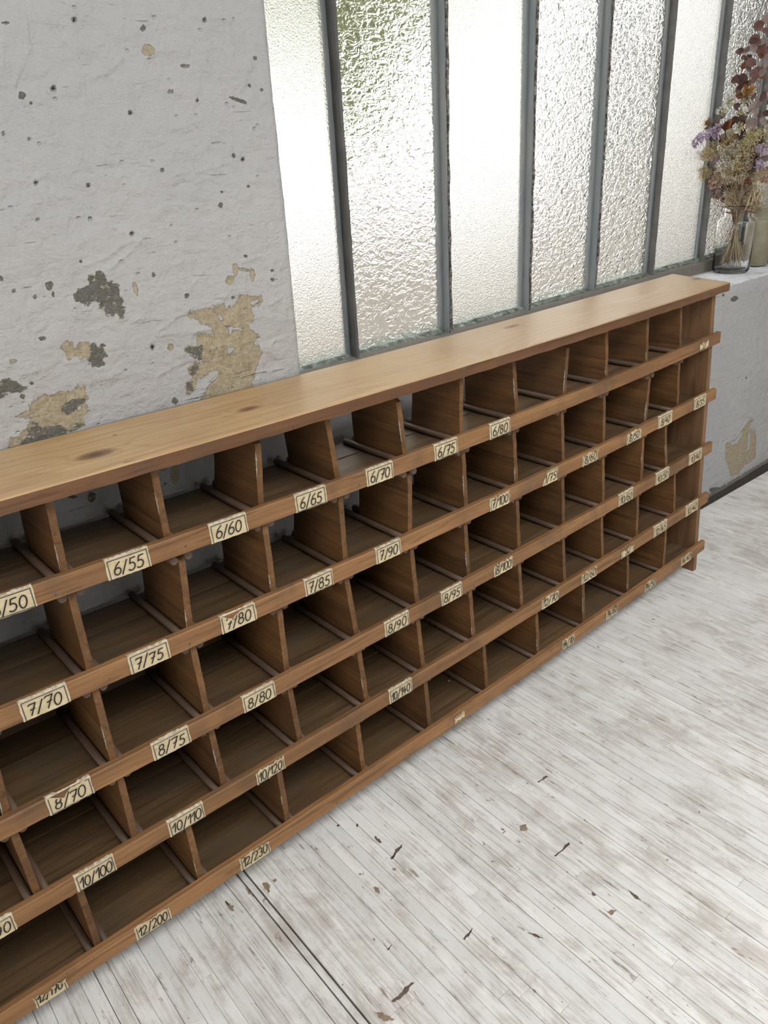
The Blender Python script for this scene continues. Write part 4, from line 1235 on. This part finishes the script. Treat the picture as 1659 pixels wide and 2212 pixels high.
def stoneware(pos, label, s=1.0):
    e = empty('stoneware_bottle', tuple(pos)); tag(e, label, 'bottle', 'stoneware bottles on the sill')
    pr = [(0.0, 0.0), (0.047, 0.0), (0.050, 0.004), (0.050, 0.172), (0.048, 0.180), (0.036, 0.186), (0.0335, 0.192)]
    V, Fc = lathe_data([(r * s, z * s) for r, z in pr], 40)
    mesh_obj('bottle_body', V, Fc, MAT['stoneware'], e, True)
    pr = [(0.0335, 0.191), (0.0335, 0.222), (0.037, 0.226), (0.037, 0.234), (0.032, 0.236), (0.026, 0.234), (0.026, 0.20)]
    V, Fc = lathe_data([(r * s, z * s) for r, z in pr], 40)
    mesh_obj('bottle_neck', V, Fc, MAT['stoneware'], e, True)
simple('stoneware', (0.20, 0.175, 0.115), 0.4, 0.4, 0.2, 18, (0.255, 0.235, 0.17))
SB = on_z(1629, 572, Z_SILL + 0.002)
stoneware(SB, 'olive stoneware bottle standing just behind the glass jar')
stoneware(SB + np.array([0.10, -0.045, 0]), 'olive stoneware bottle cut off by the right edge of the photo')

PET = {}
def pmat(name, c, c2=None):
    t = NT(name, 0.8, 0.15); v = t.coord('Object'); rr = t.rand()
    n = t.noise(v, 60, 3, 0.6)
    t.base(t.mix(t.step(n, 0.3, 0.7), c, c2 or tuple(k * .7 for k in c)))
    MAT[name] = t.m
pmat('leaf_mauve', (0.165, 0.095, 0.085), (0.115, 0.06, 0.055)); pmat('leaf_pale', (0.30, 0.235, 0.215), (0.22, 0.16, 0.15)); pmat('leaf_rust', (0.22, 0.10, 0.045), (0.15, 0.06, 0.03))
pmat('fluff', (0.46, 0.37, 0.20), (0.36, 0.285, 0.15)); pmat('lilac', (0.46, 0.37, 0.47), (0.35, 0.27, 0.37)); pmat('white_flower', (0.60, 0.60, 0.55), (0.48, 0.48, 0.43))
pmat('pink_flower', (0.47, 0.31, 0.265), (0.38, 0.25, 0.21)); pmat('cream_flower', (0.45, 0.35, 0.23), (0.36, 0.27, 0.17)); pmat('rust_flower', (0.36, 0.20, 0.055), (0.24, 0.115, 0.03))
pmat('plum_flower', (0.20, 0.085, 0.10), (0.28, 0.16, 0.19)); pmat('straw', (0.42, 0.35, 0.22), (0.33, 0.265, 0.16)); pmat('stem_brown', (0.20, 0.13, 0.10), (0.26, 0.19, 0.14)); pmat('yellow_pale', (0.50, 0.45, 0.25), (0.42, 0.37, 0.19))

def bouquet():
    e = empty('dried_bouquet', (JC[0], JC[1], Z_SILL + 0.02))
    tag(e, 'large bouquet of dried eucalyptus, statice and strawflowers standing in the glass jar', 'bouquet')
    rn = random.Random(3)
    neck = Vector((JC[0], JC[1], JC[2] + 0.235))
    def part(name, V, Fc, mat, smooth=False): return adopt(mesh_obj(name, V, Fc, MAT[mat], None, smooth), e)
    def world(px, py, dep=None):
        d = rn.uniform(-.085, .075) if dep is None else dep
        return Vector(at_plane(px, py, JC, d))
    def stem(tip, mat='straw', r=.0013, base=None, bend=.02):
        a = rn.uniform(0, 6.28); rr = .05 * math.sqrt(rn.random())
        foot = Vector((JC[0] + rr * math.cos(a), JC[1] + rr * math.sin(a), JC[2] + rn.uniform(.014, .05)))
        nk = neck + Vector((-math.cos(a) * rr * .55 + rn.uniform(-.008, .008), -math.sin(a) * rr * .55 + rn.uniform(-.008, .008), 0))
        pts = []
        side = Vector((rn.uniform(-1, 1), rn.uniform(-1, 1), rn.uniform(-.2, .2))) * bend
        for i in range(6): pts.append(foot.lerp(nk, i / 6) + Vector((rn.uniform(-.0015, .0015), rn.uniform(-.0015, .0015), 0)))
        for i in range(9):
            t = i / 8; pts.append(nk.lerp(tip, t) + side * math.sin(math.pi * t) + Vector((0, 0, .03)) * math.sin(math.pi * t) * (tip - nk).length)
        part('stem', *tube_data(pts, [r * 1.2] * 6 + [r * (1.1 - .6 * i / 8) for i in range(9)], 5), mat, True)
        return pts
    def rvec():
        v = Vector((rn.gauss(0, 1), rn.gauss(0, 1), rn.gauss(0, 1))); return v.normalized()
    def disc(c, nrm, up, rx, ry, cup=.15, n=10):
        """slightly cupped round leaf: thin double-sided pad"""
        up = (up - nrm * up.dot(nrm)).normalized(); sd = nrm.cross(up)
        V = [c + nrm * (-cup * rx)]; 
        for j in range(n):
            a = 2 * math.pi * j / n; V.append(c + sd * (rx * math.cos(a)) + up * (ry * math.sin(a)) + nrm * (cup * rx * .4 * math.cos(2 * a)))
        V += [v + nrm * .0006 for v in V]
        Fc = [(0, 1 + j, 1 + (j + 1) % n) for j in range(n)]
        Fc += [(n + 1, n + 2 + (j + 1) % n, n + 2 + j) for j in range(n)]
        Fc += [(1 + j, n + 2 + j, n + 2 + (j + 1) % n, 1 + (j + 1) % n) for j in range(n)]
        return V, Fc
    toc = Vector((-JC[0], -JC[1], .5)).normalized()
    # --- eucalyptus sprays: polylines in the photo, leaves in pairs
    sprays = [([(1612,440),(1628,330),(1638,200),(1630,110),(1655,40)], 15, .017), ([(1600,440),(1595,330),(1597,250),(1608,190),(1590,165)], 12, .017),
              ([(1615,430),(1640,340),(1665,250),(1675,170)], 11, .019), ([(1590,440),(1560,390),(1520,350),(1493,320)], 7, .012), ([(1585,450),(1545,410),(1515,370),(1508,360)], 6, .013),
              ([(1600,440),(1585,330),(1560,260),(1545,240)], 7, .013), ([(1610,420),(1618,300),(1604,235)], 8, .02), ([(1622,200),(1618,130),(1605,105)], 6, .014), ([(1640,200),(1650,120),(1668,70)], 6, .016)]
    for ln, nl, lr in sprays:
        dep = rn.uniform(-.06, .05)
        pts = [world(x, y, dep + rn.uniform(-.015, .015)) for x, y in ln]
        if ln[0][1] > 300: pts = [neck - Vector((0, 0, .12)) + Vector((rn.uniform(-.03, .03), rn.uniform(-.03, .03), 0)), neck + Vector((rn.uniform(-.02, .02), rn.uniform(-.02, .02), 0))] + pts
        cr = []
        for i in range(len(pts) - 1):
            for k in range(6): cr.append(pts[i].lerp(pts[i + 1], k / 6))
        cr.append(pts[-1])
        for _ in range(3): cr = [cr[0]] + [(cr[i - 1] + cr[i] * 2 + cr[i + 1]) / 4 for i in range(1, len(cr) - 1)] + [cr[-1]]
        part('stem', *tube_data(cr, [.0018 - .0011 * i / len(cr) for i in range(len(cr))], 5), 'stem_brown', True)
        n0 = int(len(cr) * .45) if ln[0][1] > 300 else 4
        for q in range(nl):
            p = cr[min(len(cr) - 1, n0 + int((len(cr) - 1 - n0) * (q + .5) / nl))]
            for s in (-1, 1):
                out = (rvec() + Vector((.75, -.66, 0)) * s * 1.2 + Vector((0, 0, .35))).normalized()
                r = lr * rn.uniform(.7, 1.2); c = p + out * r * 1.05
                nr = (toc * 1.1 + rvec() * 1.0).normalized()
                part('leaf', *disc(c, nr, out, r * rn.uniform(.75, 1), r * 1.05), rn.choice(['leaf_mauve', 'leaf_mauve', 'leaf_mauve', 'leaf_pale', 'leaf_pale', 'leaf_rust']))
    # --- blossoms
    def spiky(c, R, n, L, wd, mat, flat=1.0, name='blossom'):
        V, Fc = [], []
        for i in range(n):
            d = rvec(); b = c + Vector((d.x, d.y, d.z * flat)) * R * rn.uniform(.1, 1) ** .5
            dd = (rvec() * .9 + d * .8 + Vector((0, 0, .25))).normalized(); s = dd.cross(rvec()).normalized() * wd * rn.uniform(.6, 1.2); t2 = dd.cross(s).normalized() * wd * .5
            l = L * rn.uniform(.5, 1.2); k = len(V)
            V += [b - s * .4, b + s * .4, b + dd * l * .6 + s + t2, b + dd * l, b + dd * l * .6 - s + t2]
            Fc += [(k, k + 1, k + 2, k + 3, k + 4)]
        return part(name, V, Fc, mat)
    def cups(c, R, n, r, mat, axis=None, name='blossom'):
        """cluster of tiny trumpet flowers"""
        V, Fc = [], []
        for i in range(n):
            d = rvec()
            if axis is not None: d = (d * .8 + axis).normalized()
            b = c + d * R * rn.uniform(.45, 1); a = d.cross(rvec()).normalized(); bb = d.cross(a); k = len(V); m = 6; rr = r * rn.uniform(.7, 1.2)
            V.append(b - d * rr * 1.2)
            for j in range(m):
                t = 2 * math.pi * j / m; V.append(b + (a * math.cos(t) + bb * math.sin(t)) * rr * (1 if j % 2 else .75) + d * rr * .4)
            V.append(b - d * rr * .1)
            Fc += [(k, k + 1 + j, k + 1 + (j + 1) % m) for j in range(m)] + [(k + m + 1, k + 1 + (j + 1) % m, k + 1 + j) for j in range(m)]
        return part(name, V, Fc, mat)
    def rose(c, R, nrm, mat):
        V, Fc = [], []
        up = nrm.cross(Vector((.3, .2, 1))).normalized(); sd = nrm.cross(up)
        for ring_, (cnt, rad, lift) in enumerate([(4, .25, .55), (6, .5, .42), (8, .78, .2), (9, 1.0, -.05)]):
            for j in range(cnt):
                a = 2 * math.pi * (j + rn.random() * .5) / cnt; d = up * math.cos(a) + sd * math.sin(a); t = nrm.cross(d)
                w = R * rad * 1.6 * math.pi / cnt * rn.uniform(.5, .75); b0 = c + d * R * rad * .35; l = R * rad
                k = len(V)
                for (q, ww, h) in ((0, .5, 0), (.5, 1, lift * .6), (1, .75, lift * (.6 if ring_ < 2 else 1) + rn.uniform(-.1, .1))):
                    for s in (-1, 0, 1): V.append(b0 + d * l * q * .75 + t * w * ww * s + nrm * R * (h + .12 * abs(s) * q))
                for i in range(2):
                    for s in range(2): Fc.append((k + 3 * i + s, k + 3 * i + s + 1, k + 3 * i + s + 4, k + 3 * i + s + 3))
        return part('blossom', V, Fc, mat, True)
    B = [  # px, py, kind, radius
     (1540,325,'fluff',.035),(1560,345,'fluff',.045),(1528,335,'fluff',.026),(1583,350,'fluff',.045),(1605,340,'fluff',.045),(1620,365,'fluff',.045),(1645,300,'yellow',.035),(1625,295,'yellow',.034),
     (1655,330,'fluff',.04),(1590,375,'fluff',.04),(1560,380,'fluff',.035),(1521,375,'fluff',.028),(1535,385,'fluff',.026),(1645,385,'fluff',.035),(1610,315,'yellow',.03),(1575,312,'fluff',.035),
     (1504,308,'lilac',.022),(1524,290,'lilac',.024),(1545,285,'lilac',.024),(1550,278,'lilac',.018),(1545,342,'lilac',.018),(1620,325,'lilac',.026),(1648,322,'lilac',.024),(1512,298,'lilac',.018),(1640,355,'lilac',.02),
     (1590,318,'white',.030),(1580,325,'white',.024),(1575,370,'white',.014),(1560,243,'sage',.024),(1578,222,'sage',.024),(1610,215,'sage',.024),(1580,290,'sage',.022),(1597,275,'sage',.022),(1605,238,'sage',.02),
     (1535,410,'pink',.030),(1545,395,'pink',.026),(1550,418,'pink',.022),(1655,378,'plum',.030),(1640,370,'plum',.022),
     (1605,420,'rose',.042),(1590,412,'rose',.034),(1625,432,'rose',.036),(1580,430,'rose',.026),
     (1527,268,'rust',.016),(1543,272,'rust',.018),(1617,195,'rust',.020),(1601,450,'rust',.018),(1570,300,'rustleaf',.03),(1580,280,'rustleaf',.03),(1655,285,'fluff',.03),(1600,395,'fluff',.035),(1570,400,'fluff',.03)]
    for px, py, kd, R in B:
        c = world(px, py)
        if kd in ('fluff', 'yellow'):
            spiky(c, R, 420, .0075, .0015, 'fluff' if kd == 'fluff' else 'yellow_pale'); stem(c, 'straw', .001)
        elif kd == 'lilac': cups(c, R, 60, .0042, 'lilac'); stem(c, 'stem_brown', .001)
        elif kd == 'white': cups(c, R, 80, .005, 'white_flower'); stem(c, 'straw', .001)
        elif kd == 'sage': cups(c, R, 46, .0052, 'white_flower', rvec()); spiky(c, R * .7, 50, .010, .003, 'yellow_pale')
        elif kd == 'pink': cups(c, R, 90, .006, 'pink_flower'); stem(c, 'stem_brown', .001)
        elif kd == 'plum': rose(c, R, (toc + rvec() * .4).normalized(), 'plum_flower')
        elif kd == 'rose': rose(c, R, (toc + rvec() * .6 + Vector((0, 0, -.3))).normalized(), 'cream_flower'); stem(c, 'straw', .0016)
        elif kd == 'rust': spiky(c, R * .7, 40, .018, .005, 'rust_flower')
        elif kd == 'rustleaf':
            for _ in range(4): part('leaf', *disc(c + rvec() * .02, (toc + rvec()).normalized(), rvec(), R * .7, R), 'leaf_rust')
    # drooping straw leaves and bare stems
    for i in range(16):
        tip = world(rn.uniform(1545, 1655), rn.uniform(400, 455))
        stem(tip, rn.choice(['straw', 'straw', 'stem_brown']), rn.uniform(.001, .0018), bend=.05)
    for i in range(14):
        a = world(rn.uniform(1620, 1655), rn.uniform(395, 415)); b = a + Vector((rn.uniform(-.03, .03), rn.uniform(-.02, .02), -rn.uniform(.04, .09)))
        md = (a + b) / 2 + rvec() * .01
        part('leaf', *tube_data([a, md, b], [.001, .0035, .0008], 4), 'straw')
    for (px, py, w) in [(1580, 461, .028), (1620, 458, .028)]:
        c = world(px, py, -.05); part('leaf', *disc(c, Vector((0, -.35, 1)).normalized(), Vector((.75, -.66, 0)), .012, w), 'leaf_rust')
bouquet()
